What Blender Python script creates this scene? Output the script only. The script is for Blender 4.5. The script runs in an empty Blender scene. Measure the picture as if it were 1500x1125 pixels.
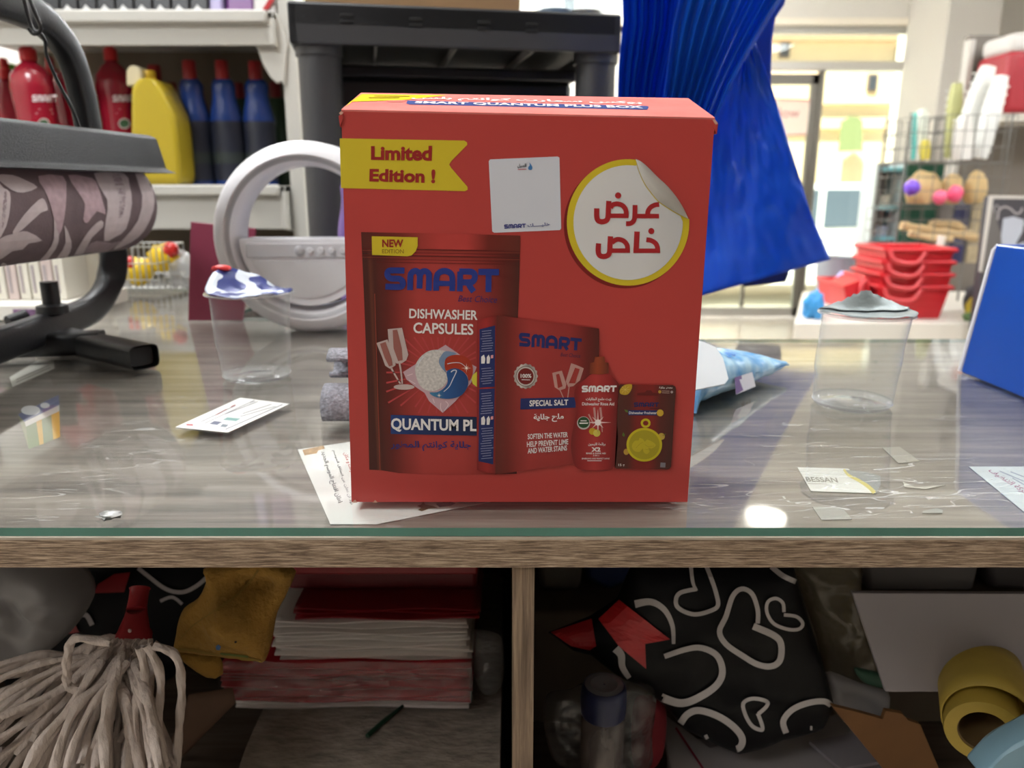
import bpy, bmesh, math, random
from mathutils import Vector, Matrix, noise
from mathutils.bvhtree import BVHTree
from mathutils.geometry import tessellate_polygon

random.seed(7)
SC = bpy.context.scene
COL = SC.collection

# ------------------------------------------------------------------ camera
F_PX, CX, CY, H = 1127.0, 750.0, 562.5, 0.18
PITCH = math.radians(14.3)
cd = bpy.data.cameras.new('camera')
cd.sensor_width = 36.0
cd.lens = F_PX / 1500.0 * 36.0
cd.clip_start = 0.02
cd.dof.use_dof = True
cd.dof.focus_distance = 0.46
cd.dof.aperture_fstop = 8.5
CAM = bpy.data.objects.new('camera', cd)
CAM.location = (0, 0, H)
CAM.rotation_euler = (math.pi / 2 - PITCH, 0, 0)
COL.objects.link(CAM)
SC.camera = CAM

# ------------------------------------------------------------------ world, sun, exposure
SC.view_settings.view_transform = 'Standard'
SC.view_settings.look = 'None'
SC.view_settings.exposure = 0.55
SC.view_settings.gamma = 1.0
SC.view_settings.use_curve_mapping = False
W = bpy.data.worlds.new('world'); SC.world = W
W.use_nodes = True
wn = W.node_tree.nodes; wl = W.node_tree.links
sky = wn.new('ShaderNodeTexSky'); sky.sky_type = 'HOSEK_WILKIE'
sky.sun_direction = (-0.30, -0.40, 0.87); sky.turbidity = 4.0
wl.new(sky.outputs[0], wn['Background'].inputs[0])
wn['Background'].inputs[1].default_value = 2.3
sd = bpy.data.lights.new('sun', 'SUN'); sd.energy = 14.0; sd.angle = 0.01; sd.color = (1, .95, .86)
so = bpy.data.objects.new('sun', sd); COL.objects.link(so)
so.rotation_euler = Vector((0.30, 0.40, -0.87)).to_track_quat('-Z', 'Y').to_euler()
so.location = (0, 8, 6)

FLOOR_Z, CEIL_Z = -0.90, 1.90
# ceiling LED panels of the shop: (x, y, size x, size y, watts)
PANELS = [(-1.5, -0.1, .6, .6, 28), (-1.5, -1.3, .6, .6, 7), (-0.7, 1.2, .6, .6, 13), (1.5, 1.3, .6, .6, 13),  # the second panel is added as front fill for the red box
          (-1.3, 2.9, .6, .6, 14), (3.2, 2.7, .6, .6, 18)]
FILL_TUBES = [(-1.0, 2.2, 50), (1.3, 2.0, 60), (3.0, 1.8, 70), (0.1, 4.1, 220), (0.1, 5.3, 200)]          # unseen tube lamps added to brighten the ceiling (x, y, strength)
SPOT = (1.62, 4.55)
for i, (x, y, sx, sy, wt) in enumerate(PANELS):
    ld = bpy.data.lights.new('ceiling_panel_light', 'AREA'); ld.shape = 'RECTANGLE'
    ld.size = sx * .92; ld.size_y = sy * .92; ld.energy = wt; ld.color = (.92, .965, 1.0)
    lo = bpy.data.objects.new('ceiling_panel_light', ld); COL.objects.link(lo)
    lo.location = (x, y, CEIL_Z - .016)

# ------------------------------------------------------------------ pixel helpers (1500 x 1125 frame)
FW = Vector((0, math.cos(PITCH), -math.sin(PITCH)))
UP = Vector((0, math.sin(PITCH), math.cos(PITCH)))
EYE = Vector((0, 0, H))
def ray(x, y): return FW + Vector((1, 0, 0)) * ((x - CX) / F_PX) + UP * ((CY - y) / F_PX)
def PZ(x, y, z=0.0):
    d = ray(x, y); return EYE + d * ((z - H) / d.z)
def PY(x, y, Y):
    d = ray(x, y); return EYE + d * (Y / d.y)
def PP(x, y, o, n):
    d = ray(x, y); return EYE + d * ((o - EYE).dot(n) / d.dot(n))
def plane_y(Y): return lambda x, y, l=0.0: PY(x, y, Y) + Vector((0, -l, 0))
def plane_z(z): return lambda x, y, l=0.0: PZ(x, y, z) + Vector((0, 0, l))
def bvh_of(o):
    dg = bpy.context.evaluated_depsgraph_get(); dg.update()
    t = BVHTree.FromObject(o, dg); mw = o.matrix_world.copy(); mi = mw.inverted()
    def f(x, y, l=0.0):
        d = ray(x, y).normalized()
        loc, nn, i, dist = t.ray_cast(mi @ EYE, (mi.to_3x3() @ d).normalized())
        if loc is None: return None
        return mw @ loc - d * l
    return f

# ------------------------------------------------------------------ materials
def lin(c):
    if isinstance(c, str):
        c = c.lstrip('#'); c = [int(c[i:i+2], 16) for i in (0, 2, 4)]
    o = []
    for v in c[:3]:
        v = v / 255.0
        o.append(v / 12.92 if v <= .04045 else ((v + .055) / 1.055) ** 2.4)
    return (o[0], o[1], o[2], 1.0)
MC = {}
def mat(c, rough=.5, metal=0.0, var=0.0, vs=30.0, bump=0.0, bs=120.0, spec=.5, stretch=(1,1,1), trans=0.0, emit=0.0, sheen=0.0, alpha=1.0):
    key = (str(c), rough, metal, var, vs, bump, bs, spec, stretch, trans, emit, sheen, alpha)
    if key in MC: return MC[key]
    m = bpy.data.materials.new('material'); m.use_nodes = True
    nt = m.node_tree; b = nt.nodes['Principled BSDF']
    L = lin(c)
    b.inputs['Base Color'].default_value = L
    b.inputs['Roughness'].default_value = rough
    b.inputs['Metallic'].default_value = metal
    b.inputs['Specular IOR Level'].default_value = spec
    if trans: b.inputs['Transmission Weight'].default_value = trans
    if sheen: b.inputs['Sheen Weight'].default_value = sheen
    if alpha < 1: b.inputs['Alpha'].default_value = alpha
    if emit:
        b.inputs['Emission Color'].default_value = L; b.inputs['Emission Strength'].default_value = emit
    if var or bump:
        tc = nt.nodes.new('ShaderNodeTexCoord'); mp = nt.nodes.new('ShaderNodeMapping')
        mp.inputs['Scale'].default_value = stretch
        nt.links.new(tc.outputs['Object'], mp.inputs[0])
    if var:
        n = nt.nodes.new('ShaderNodeTexNoise'); n.inputs['Scale'].default_value = vs; n.inputs['Detail'].default_value = 5
        r = nt.nodes.new('ShaderNodeValToRGB')
        a = [max(0, v * (1 - var)) for v in L[:3]]; d = [min(1, v * (1 + var)) for v in L[:3]]
        r.color_ramp.elements[0].position = .3; r.color_ramp.elements[1].position = .7
        r.color_ramp.elements[0].color = (*a, 1); r.color_ramp.elements[1].color = (*d, 1)
        nt.links.new(mp.outputs[0], n.inputs['Vector']); nt.links.new(n.outputs[0], r.inputs[0])
        nt.links.new(r.outputs[0], b.inputs['Base Color'])
    if bump:
        n2 = nt.nodes.new('ShaderNodeTexNoise'); n2.inputs['Scale'].default_value = bs; n2.inputs['Detail'].default_value = 3
        bp = nt.nodes.new('ShaderNodeBump'); bp.inputs['Strength'].default_value = bump; bp.inputs['Distance'].default_value = .002
        nt.links.new(mp.outputs[0], n2.inputs['Vector']); nt.links.new(n2.outputs[0], bp.inputs['Height'])
        nt.links.new(bp.outputs[0], b.inputs['Normal'])
    MC[key] = m
    return m
def grad(stops, axis='X', rough=.4, spec=.4):
    key = ('grad', str(stops), axis, rough)
    if key in MC: return MC[key]
    m = bpy.data.materials.new('printed_gradient'); m.use_nodes = True
    nt = m.node_tree; b = nt.nodes['Principled BSDF']
    tc = nt.nodes.new('ShaderNodeTexCoord'); sx = nt.nodes.new('ShaderNodeSeparateXYZ')
    r = nt.nodes.new('ShaderNodeValToRGB')
    el = r.color_ramp.elements
    while len(el) < len(stops): el.new(.5)
    for e, (p, c) in zip(el, stops): e.position = p; e.color = lin(c)
    nt.links.new(tc.outputs['Generated'], sx.inputs[0]); nt.links.new(sx.outputs[axis], r.inputs[0])
    nt.links.new(r.outputs[0], b.inputs['Base Color'])
    b.inputs['Roughness'].default_value = rough; b.inputs['Specular IOR Level'].default_value = spec
    MC[key] = m
    return m
def clear(tint=(255,255,255), rough=.03, ior=1.45, bump=0.0, bs=40.0, haze=0.0, hazec=(230,230,230), edge=0.0):
    """thin clear sheet: straight transmission plus Fresnel reflection (and some haze)"""
    m = bpy.data.materials.new('clear_sheet'); m.use_nodes = True
    nt = m.node_tree; nt.nodes.remove(nt.nodes['Principled BSDF'])
    out = nt.nodes['Material Output']
    tr = nt.nodes.new('ShaderNodeBsdfTransparent'); tr.inputs[0].default_value = lin(tint)
    gl = nt.nodes.new('ShaderNodeBsdfGlossy'); gl.inputs['Roughness'].default_value = rough
    fr = nt.nodes.new('ShaderNodeFresnel'); fr.inputs['IOR'].default_value = ior
    geo = nt.nodes.new('ShaderNodeNewGeometry'); mi_ = nt.nodes.new('ShaderNodeMapRange')   # a thin sheet reflects alike from both sides
    mi_.inputs[3].default_value = ior; mi_.inputs[4].default_value = 1.0 / ior
    nt.links.new(geo.outputs['Backfacing'], mi_.inputs[0]); nt.links.new(mi_.outputs[0], fr.inputs['IOR'])
    mx = nt.nodes.new('ShaderNodeMixShader')
    base = tr
    if haze:
        df = nt.nodes.new('ShaderNodeBsdfDiffuse'); df.inputs[0].default_value = lin(hazec)
        mh = nt.nodes.new('ShaderNodeMixShader'); mh.inputs[0].default_value = haze
        if edge:                              # thicker look where the wall is seen edge-on
            lw_ = nt.nodes.new('ShaderNodeLayerWeight'); lw_.inputs[0].default_value = .5
            pw = nt.nodes.new('ShaderNodeMath'); pw.operation = 'POWER'; pw.inputs[1].default_value = 3.0
            ma = nt.nodes.new('ShaderNodeMath'); ma.operation = 'MULTIPLY_ADD'; ma.inputs[1].default_value = edge; ma.inputs[2].default_value = haze
            nt.links.new(lw_.outputs['Facing'], pw.inputs[0]); nt.links.new(pw.outputs[0], ma.inputs[0]); nt.links.new(ma.outputs[0], mh.inputs[0])
        nt.links.new(tr.outputs[0], mh.inputs[1]); nt.links.new(df.outputs[0], mh.inputs[2]); base = mh
    nt.links.new(fr.outputs[0], mx.inputs[0]); nt.links.new(base.outputs[0], mx.inputs[1]); nt.links.new(gl.outputs[0], mx.inputs[2])
    if bump:
        tc = nt.nodes.new('ShaderNodeTexCoord')
        n2 = nt.nodes.new('ShaderNodeTexNoise'); n2.inputs['Scale'].default_value = bs
        bp = nt.nodes.new('ShaderNodeBump'); bp.inputs['Strength'].default_value = bump; bp.inputs['Distance'].default_value = .004
        nt.links.new(tc.outputs['Object'], n2.inputs['Vector']); nt.links.new(n2.outputs[0], bp.inputs['Height'])
        nt.links.new(bp.outputs[0], gl.inputs['Normal']); nt.links.new(bp.outputs[0], fr.inputs['Normal'])
    nt.links.new(mx.outputs[0], out.inputs[0])
    return m
def thin_plastic(c, tr=.4, rough=.3):
    """thin coloured film: surface colour plus light shining through"""
    m = mat(c, rough, spec=.45, var=.05, vs=18).copy(); nt = m.node_tree
    b = nt.nodes['Principled BSDF']; t = nt.nodes.new('ShaderNodeBsdfTranslucent'); t.inputs[0].default_value = lin(c)
    mx = nt.nodes.new('ShaderNodeMixShader'); mx.inputs[0].default_value = tr
    nt.links.new(b.outputs[0], mx.inputs[1]); nt.links.new(t.outputs[0], mx.inputs[2]); nt.links.new(mx.outputs[0], nt.nodes['Material Output'].inputs[0])
    return m
def wood(c1, c2, c3, sc=(2, 40, 40), rough=.45, spec=.3, w=.18):
    m = bpy.data.materials.new('wood_grain'); m.use_nodes = True
    nt = m.node_tree; b = nt.nodes['Principled BSDF']
    tc = nt.nodes.new('ShaderNodeTexCoord'); mp = nt.nodes.new('ShaderNodeMapping'); mp.inputs['Scale'].default_value = sc
    n = nt.nodes.new('ShaderNodeTexNoise'); n.inputs['Scale'].default_value = 4.0; n.inputs['Detail'].default_value = 9
    n.inputs['Roughness'].default_value = .68; n.inputs['Distortion'].default_value = .25
    r = nt.nodes.new('ShaderNodeValToRGB'); el = r.color_ramp.elements; el.new(.5)
    for e, p, c in zip(el, (.5-w, .5, .5+w), (c1, c2, c3)): e.position = p; e.color = lin(c)
    nt.links.new(tc.outputs['Object'], mp.inputs[0]); nt.links.new(mp.outputs[0], n.inputs['Vector'])
    nt.links.new(n.outputs[0], r.inputs[0]); nt.links.new(r.outputs[0], b.inputs['Base Color'])
    bp = nt.nodes.new('ShaderNodeBump'); bp.inputs['Strength'].default_value = .25; bp.inputs['Distance'].default_value = .0008
    nt.links.new(n.outputs[0], bp.inputs['Height']); nt.links.new(bp.outputs[0], b.inputs['Normal'])
    b.inputs['Roughness'].default_value = rough; b.inputs['Specular IOR Level'].default_value = spec
    return m

# ------------------------------------------------------------------ mesh builder
class MB:
    def __init__(s): s.v = []; s.f = []; s.m = []
    def add(s, v, f, mi=0):
        k = len(s.v); s.v += [Vector(p) for p in v]
        for q in f: s.f.append(tuple(i + k for i in q)); s.m.append(mi)
        return s
    def box(s, a, b, mi=0):
        x0,y0,z0 = a; x1,y1,z1 = b
        return s.add([(x0,y0,z0),(x1,y0,z0),(x1,y1,z0),(x0,y1,z0),(x0,y0,z1),(x1,y0,z1),(x1,y1,z1),(x0,y1,z1)],
                     [(0,3,2,1),(4,5,6,7),(0,1,5,4),(1,2,6,5),(2,3,7,6),(3,0,4,7)], mi)
    def hexa(s, b, t, mi=0):
        return s.add(list(b) + list(t), [(0,3,2,1),(4,5,6,7),(0,1,5,4),(1,2,6,5),(2,3,7,6),(3,0,4,7)], mi)
    def prism(s, pts, d, mi=0):
        """polygon of 3D points extruded along vector d"""
        n = len(pts); d = Vector(d); P = [Vector(p) for p in pts]
        tri = tessellate_polygon([P])
        s.add(P + [p + d for p in P], [tuple(t) for t in tri] + [tuple(i + n for i in reversed(t)) for t in tri] +
              [(i, (i+1) % n, (i+1) % n + n, i + n) for i in range(n)], mi)
        return s
    def lathe(s, prof, o=(0,0,0), n=28, mi=0, ax='z', cap0=False, cap1=False, wob=None):
        o = Vector(o); V = []; Fc = []
        for j, (r, z) in enumerate(prof):
            for i in range(n):
                a = 2 * math.pi * i / n; rr = r * (wob(a, z) if wob else 1)
                c, q = rr * math.cos(a), rr * math.sin(a)
                V.append(o + (Vector((c, q, z)) if ax == 'z' else Vector((c, z, q)) if ax == 'y' else Vector((z, c, q))))
        for j in range(len(prof) - 1):
            for i in range(n):
                Fc.append((j*n+i, j*n+(i+1) % n, (j+1)*n+(i+1) % n, (j+1)*n+i))
        if cap0: Fc.append(tuple(range(n))[::-1])
        if cap1: Fc.append(tuple(range((len(prof)-1)*n, len(prof)*n)))
        return s.add(V, Fc, mi)
    def tube(s, pts, r, n=8, mi=0, caps=True, flat=None, up=(0,0,1)):
        """round tube along pts; r number or list; flat=(a,b) makes a rounded rectangle section"""
        P = [Vector(p) for p in pts]; V = []; Fc = []; u0 = Vector(up)
        for i, p in enumerate(P):
            t = (P[min(i+1, len(P)-1)] - P[max(i-1, 0)]).normalized()
            a = t.cross(u0)
            if a.length < 1e-4: a = t.cross(Vector((1, .2, 0)))
            a.normalize(); b = a.cross(t).normalized()
            u0 = b.copy() if flat is None else u0
            rr = r[i] if isinstance(r, (list, tuple)) else r
            for k in range(n):
                an = 2 * math.pi * (k + .5) / n; c, q = math.cos(an), math.sin(an)
                if flat:
                    c = math.copysign(abs(c) ** .45, c) * flat[0]; q = math.copysign(abs(q) ** .45, q) * flat[1]
                    V.append(p + a * c + b * q)
                else: V.append(p + (a * c + b * q) * rr)
        for i in range(len(P) - 1):
            for k in range(n): Fc.append((i*n+k, i*n+(k+1) % n, (i+1)*n+(k+1) % n, (i+1)*n+k))
        if caps: Fc.append(tuple(range(n))[::-1]); Fc.append(tuple(range((len(P)-1)*n, len(P)*n)))
        return s.add(V, Fc, mi)
    def grid(s, fn, nu, nv, mi=0, closed=False):
        V = [fn(i / nu, j / nv) for j in range(nv + 1) for i in range(nu + 1)]
        Fc = [(j*(nu+1)+i, j*(nu+1)+i+1, (j+1)*(nu+1)+i+1, (j+1)*(nu+1)+i) for j in range(nv) for i in range(nu)]
        return s.add(V, Fc, mi)
    def ball(s, c, r, n=14, m=8, mi=0, wob=0.0, seed=0):
        c = Vector(c); r = Vector(r) if not isinstance(r, (int, float)) else Vector((r, r, r)); V = []; Fc = []
        for j in range(m + 1):
            th = math.pi * j / m
            for i in range(n):
                a = 2 * math.pi * i / n
                d = Vector((math.sin(th) * math.cos(a), math.sin(th) * math.sin(a), math.cos(th)))
                k = 1 + (wob * noise.noise(d * 2.2 + Vector((seed, 0, 0))) if wob else 0)
                V.append(c + Vector((d.x * r.x, d.y * r.y, d.z * r.z)) * k)
        for j in range(m):
            for i in range(n): Fc.append((j*n+i, j*n+(i+1) % n, (j+1)*n+(i+1) % n, (j+1)*n+i))
        return s.add(V, Fc, mi)

def settle(mb, z, sink=.12):
    """lower a soft lump onto the surface at height z: its underside goes flat where it rests"""
    lo = min(v.z for v in mb.v); hi = max(v.z for v in mb.v); d = z - lo - (hi-lo)*sink
    for v in mb.v: v.z = max(z, v.z + d)
    return mb
def smoothpts(P, k=6, closed=False):
    """Catmull-Rom through points (any dimension tuples or Vectors)"""
    P = [Vector(p) for p in P]; n = len(P); out = []
    rng = range(n) if closed else range(n - 1)
    for i in rng:
        p0 = P[(i-1) % n] if closed or i > 0 else P[0]
        p1 = P[i]; p2 = P[(i+1) % n]
        p3 = P[(i+2) % n] if closed or i + 2 < n else P[n-1]
        for j in range(k):
            t = j / k
            out.append(.5 * ((2*p1) + (p2-p0)*t + (2*p0-5*p1+4*p2-p3)*t*t + (3*p1-p0-3*p2+p3)*t**3))
    if not closed: out.append(P[-1])
    return out

def link(o, parent=None):
    COL.objects.link(o)
    if parent is not None: o.parent = parent
    return o
def wpos(o):
    p = Vector((0,0,0))
    while o is not None: p += o.location; o = o.parent
    return p
def obj(name, mb, mats, parent=None, smooth=False, bevel=0.0, seg=2, base=None, weld=True, solid=0.0, sub=0, fix=True):
    """one mesh object; vertices are given in world metres"""
    if not isinstance(mats, (list, tuple)): mats = [mats]
    if parent is not None: org = wpos(parent)
    else:
        if base is None:
            n = max(1, len(mb.v)); c = sum(mb.v, Vector()) / n
            base = (c.x, c.y, min(v.z for v in mb.v))
        org = Vector(base)
    me = bpy.data.meshes.new(name)
    me.from_pydata([v - org for v in mb.v], [], mb.f)
    for m in mats: me.materials.append(m)
    for p, k in zip(me.polygons, mb.m): p.material_index = k
    bm = bmesh.new(); bm.from_mesh(me)
    if weld: bmesh.ops.remove_doubles(bm, verts=bm.verts, dist=1e-6)
    if fix: bmesh.ops.recalc_face_normals(bm, faces=bm.faces)
    if smooth:
        for f in bm.faces: f.smooth = True
    bm.to_mesh(me); bm.free()
    o = bpy.data.objects.new(name, me)
    if parent is None: o.location = org
    link(o, parent)
    if solid:
        md = o.modifiers.new('s', 'SOLIDIFY'); md.thickness = solid; md.offset = 0
    if bevel:
        md = o.modifiers.new('b', 'BEVEL'); md.width = bevel; md.segments = seg; md.limit_method = 'ANGLE'; md.angle_limit = .6
        for p in me.polygons: p.use_smooth = True
        md.harden_normals = False
    if sub:
        md = o.modifiers.new('u', 'SUBSURF'); md.levels = sub; md.render_levels = sub
    if smooth and not sub and hasattr(me, 'set_sharp_from_angle'): me.set_sharp_from_angle(angle=math.radians(50))
    elif bevel and hasattr(me, 'set_sharp_from_angle'): me.set_sharp_from_angle(angle=math.radians(50))
    return o
def tag(o, label=None, cat=None, group=None, kind=None):
    if label: o['label'] = label
    if cat: o['category'] = cat
    if group: o['group'] = group
    if kind: o['kind'] = kind
    return o
def thing(name, loc, label, cat, group=None):
    o = bpy.data.objects.new(name, None); o.empty_display_size = .02
    o.location = loc; link(o)
    return tag(o, label, cat, group)
def copy_thing(o, delta, label=None, rz=None):
    def rec(a, par):
        c = a.copy(); link(c, par)
        for ch in list(a.children): rec(ch, c)
        return c
    c = rec(o, None); c.location = o.location + Vector(delta)
    if rz is not None: c.rotation_euler.z = rz
    if label: c['label'] = label
    return c

# ------------------------------------------------------------------ flat print: polygons, ribbons, lettering laid on a surface
def poly(name, pts, proj, lift, m, parent, smooth=0, label=None):
    """filled outline (pixels) laid on a surface"""
    P = [Vector((x, y, 0)) for x, y in pts]
    if smooth: P = smoothpts(P, smooth, True)
    tri = tessellate_polygon([P])
    W_ = [proj(p.x, p.y, lift) for p in P]
    mb = MB().add(W_, [tuple(t) for t in tri])
    o = obj(name, mb, m, parent, weld=False)
    if label: o['label'] = label
    return o
def ell(cx, cy, rx, ry, n=36, a0=0, a1=360):
    return [(cx + rx * math.cos(math.radians(a0 + (a1-a0)*i/n)), cy + ry * math.sin(math.radians(a0 + (a1-a0)*i/n))) for i in range(n if a1-a0 == 360 else n+1)]
def ribbon2d(pts, w, sm=0):
    """2D stroke as list of quads; w number or (start,end)"""
    P = [Vector((p[0], p[1], 0)) for p in pts]
    if sm: P = smoothpts(P, sm)
    V = []; Fc = []; n = len(P)
    for i, p in enumerate(P):
        t = (P[min(i+1, n-1)] - P[max(i-1, 0)]).normalized(); q = Vector((-t.y, t.x, 0))
        if 0 < i < n - 1:
            t0 = (P[i]-P[i-1]).normalized(); d = max(.55, Vector((-t0.y, t0.x, 0)).dot(q))
        else: d = 1
        ww = (w if isinstance(w, (int, float)) else w[0] + (w[1]-w[0]) * i/(n-1)) * .5 / d
        V += [p + q*ww, p - q*ww]
    Fc = [(2*i, 2*i+1, 2*i+3, 2*i+2) for i in range(n-1)]
    return V, Fc
def strokes(name, lines, proj, lift, m, parent, sm=5):
    """several pixel strokes [(pts, width)] joined into one print mark"""
    mb = MB()
    for pts, w in lines:
        V, Fc = ribbon2d(pts, w, sm)
        Wv = [proj(v.x, v.y, lift) for v in V]
        ok = [q for q in Fc if all(Wv[i] is not None for i in q)]
        Wv = [v if v is not None else Vector((0,0,0)) for v in Wv]
        used = sorted({i for q in ok for i in q}); ix = {a: b for b, a in enumerate(used)}
        mb.add([Wv[i] for i in used], [tuple(ix[i] for i in q) for q in ok])
    return obj(name, mb, m, parent, weld=False)

AR = {}   # base letter -> (isolated, final, initial, medial)
for ch, a in zip('ابتثجحخدذرزسشصضطظعغفقكلمنهوي', [0xFE8D,0xFE8F,0xFE95,0xFE99,0xFE9D,0xFEA1,0xFEA5,0xFEA9,0xFEAB,0xFEAD,0xFEAF,0xFEB1,0xFEB5,0xFEB9,0xFEBD,0xFEC1,0xFEC5,0xFEC9,0xFECD,0xFED1,0xFED5,0xFED9,0xFEDD,0xFEE1,0xFEE5,0xFEE9,0xFEED,0xFEF1]):
    AR[ch] = (a, a+1, a, a+1) if ch in 'ادذرزو' else (a, a+1, a+2, a+3)
AR['ة'] = (0xFE93, 0xFE94, 0xFE93, 0xFE94)
AR['ئ'] = (0xFE89, 0xFE8A, 0xFE8B, 0xFE8C)
NOJOIN = 'ادذرزوة'
def shape_ar(s):
    out = []
    for i, c in enumerate(s):
        if c == 'ـ': out.append('ـ'); continue
        if c not in AR: out.append(c); continue
        pv = i > 0 and (s[i-1] in AR or s[i-1] == 'ـ') and s[i-1] not in NOJOIN
        nx = i + 1 < len(s) and (s[i+1] in AR or s[i+1] == 'ـ') and c not in NOJOIN
        out.append(chr(AR[c][1 if pv and not nx else 3 if pv and nx else 2 if nx else 0]))
    return ''.join(reversed(out))
TXT = {}
def text2d(s, bold=0.0, shear=0.0, res=3):
    key = (s, bold, shear, res)
    if key in TXT: return TXT[key]
    c = bpy.data.curves.new('lettering', 'FONT')
    c.body = shape_ar(s) if any('\u0600' <= ch <= '\u06ff' for ch in s) else s
    c.size = 1; c.offset = bold; c.shear = shear; c.resolution_u = res
    o = bpy.data.objects.new('lettering', c); COL.objects.link(o)
    vis = c.body; ar = vis != s
    def grab(b):
        c.body = b; dg = bpy.context.evaluated_depsgraph_get(); dg.update()
        me = bpy.data.meshes.new_from_object(o.evaluated_get(dg))
        r = ([v.co.copy() for v in me.vertices], [tuple(p.vertices) for p in me.polygons]); bpy.data.meshes.remove(me); return r
    V = []; Fc = []
    if ar:                                   # joined script: one glyph at a time so that overlaps do not cut holes
        c.offset = 0; bar = max(v.x for v in grab('|')[0]); x = 0.0
        for i, ch in enumerate(vis):
            c.offset = 0; adv = max(v.x for v in grab(ch + '|')[0]) - bar
            if ch != ' ':
                c.offset = bold; gv, gf = grab(ch); k = len(V)
                V += [Vector((v.x + x, v.y, (i % 2) * 3e-5)) for v in gv]; Fc += [tuple(j + k for j in f) for f in gf]
            x += adv
    else: V, Fc = grab(vis)
    bpy.data.objects.remove(o); bpy.data.curves.remove(c)
    x0 = min(v.x for v in V); x1 = max(v.x for v in V); y0 = min(v.y for v in V); y1 = max(v.y for v in V)
    V = [((v.x-x0)/(x1-x0), (v.y-y0)/max(1e-6, y1-y0), v.z) for v in V]
    TXT[key] = (V, Fc); return TXT[key]
def quad(x0, y0, x1, y1): return [(x0, y1), (x1, y1), (x1, y0), (x0, y0)]
def bil(q, u, v):
    (ax, ay), (bx, by), (cx, cy), (dx, dy) = q
    return ((1-u)*(1-v)*ax + u*(1-v)*bx + u*v*cx + (1-u)*v*dx, (1-u)*(1-v)*ay + u*(1-v)*by + u*v*cy + (1-u)*v*dy)
def put2d(name, VF, q, proj, lift, m, parent, label=None):
    V, Fc = VF
    o = obj(name, MB().add([proj(*bil(q, a[0], a[1]), lift + a[2]) for a in V], Fc), m, parent, weld=False)
    if label: o['label'] = label
    return o
def text(name, s, q, proj, lift, m, parent, bold=.02, shear=0.0, res=3):
    """ink box of the lettering fills the pixel quad q = [BL, BR, TR, TL]"""
    if len(q) == 4 and isinstance(q[0], (int, float)): q = quad(*q)
    return put2d(name, text2d(s, bold, shear, res), q, proj, lift, m, parent)
def logo2d():
    """heavy rounded wordmark of five letters"""
    w = .27; L = []
    def S(x): return [([(x+.92,.865),(x+.3,.865),(x+.16,.80),(x+.135,.68),(x+.2,.56),(x+.35,.5),(x+.65,.5),(x+.8,.44),(x+.865,.32),(x+.84,.2),(x+.7,.135),(x+.06,.135)], w)]
    def Mm(x): return [([(x+.14,0),(x+.14,.6),(x+.2,.78),(x+.36,.86),(x+.5,.80),(x+.57,.62),(x+.57,.08)], w), ([(x+.57,.6),(x+.63,.78),(x+.78,.86),(x+.94,.80),(x+1.0,.62),(x+1.0,0)], w)]
    def A(x): return [([(x+.14,0),(x+.14,.5),(x+.2,.74),(x+.4,.865),(x+.62,.865),(x+.82,.74),(x+.88,.5),(x+.88,0)], w), ([(x+.14,.33),(x+.88,.33)], w*.85)]
    def R(x): return [([(x+.14,0),(x+.14,.865)], w), ([(x+.1,.865),(x+.6,.865),(x+.78,.79),(x+.82,.63),(x+.76,.47),(x+.6,.40),(x+.14,.40)], w), ([(x+.5,.42),(x+.62,.2),(x+.78,.0)], w)]
    def T(x): return [([(x+.0,.865),(x+.95,.865)], w), ([(x+.475,.9),(x+.475,0)], w)]
    x = 0
    for f, a in ((S, 1.06), (Mm, 1.2), (A, 1.09), (R, .98), (T, .95)): L += f(x); x += a
    V = []; Fc = []
    for li, (pts, ww) in enumerate(L):
        v, f = ribbon2d(pts, ww, 4 if len(pts) > 2 else 0); k = len(V)
        V += [(p.x / x, p.y, (li % 3) * 2.5e-5) for p in v]; Fc += [tuple(i+k for i in q) for q in f]
    return V, Fc
LOGO = logo2d()
def logo(q, proj, lift, m, parent, name='brand_lettering'):
    if isinstance(q[0], (int, float)): q = quad(*q)
    return put2d(name, LOGO, q, proj, lift, m, parent)

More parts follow.
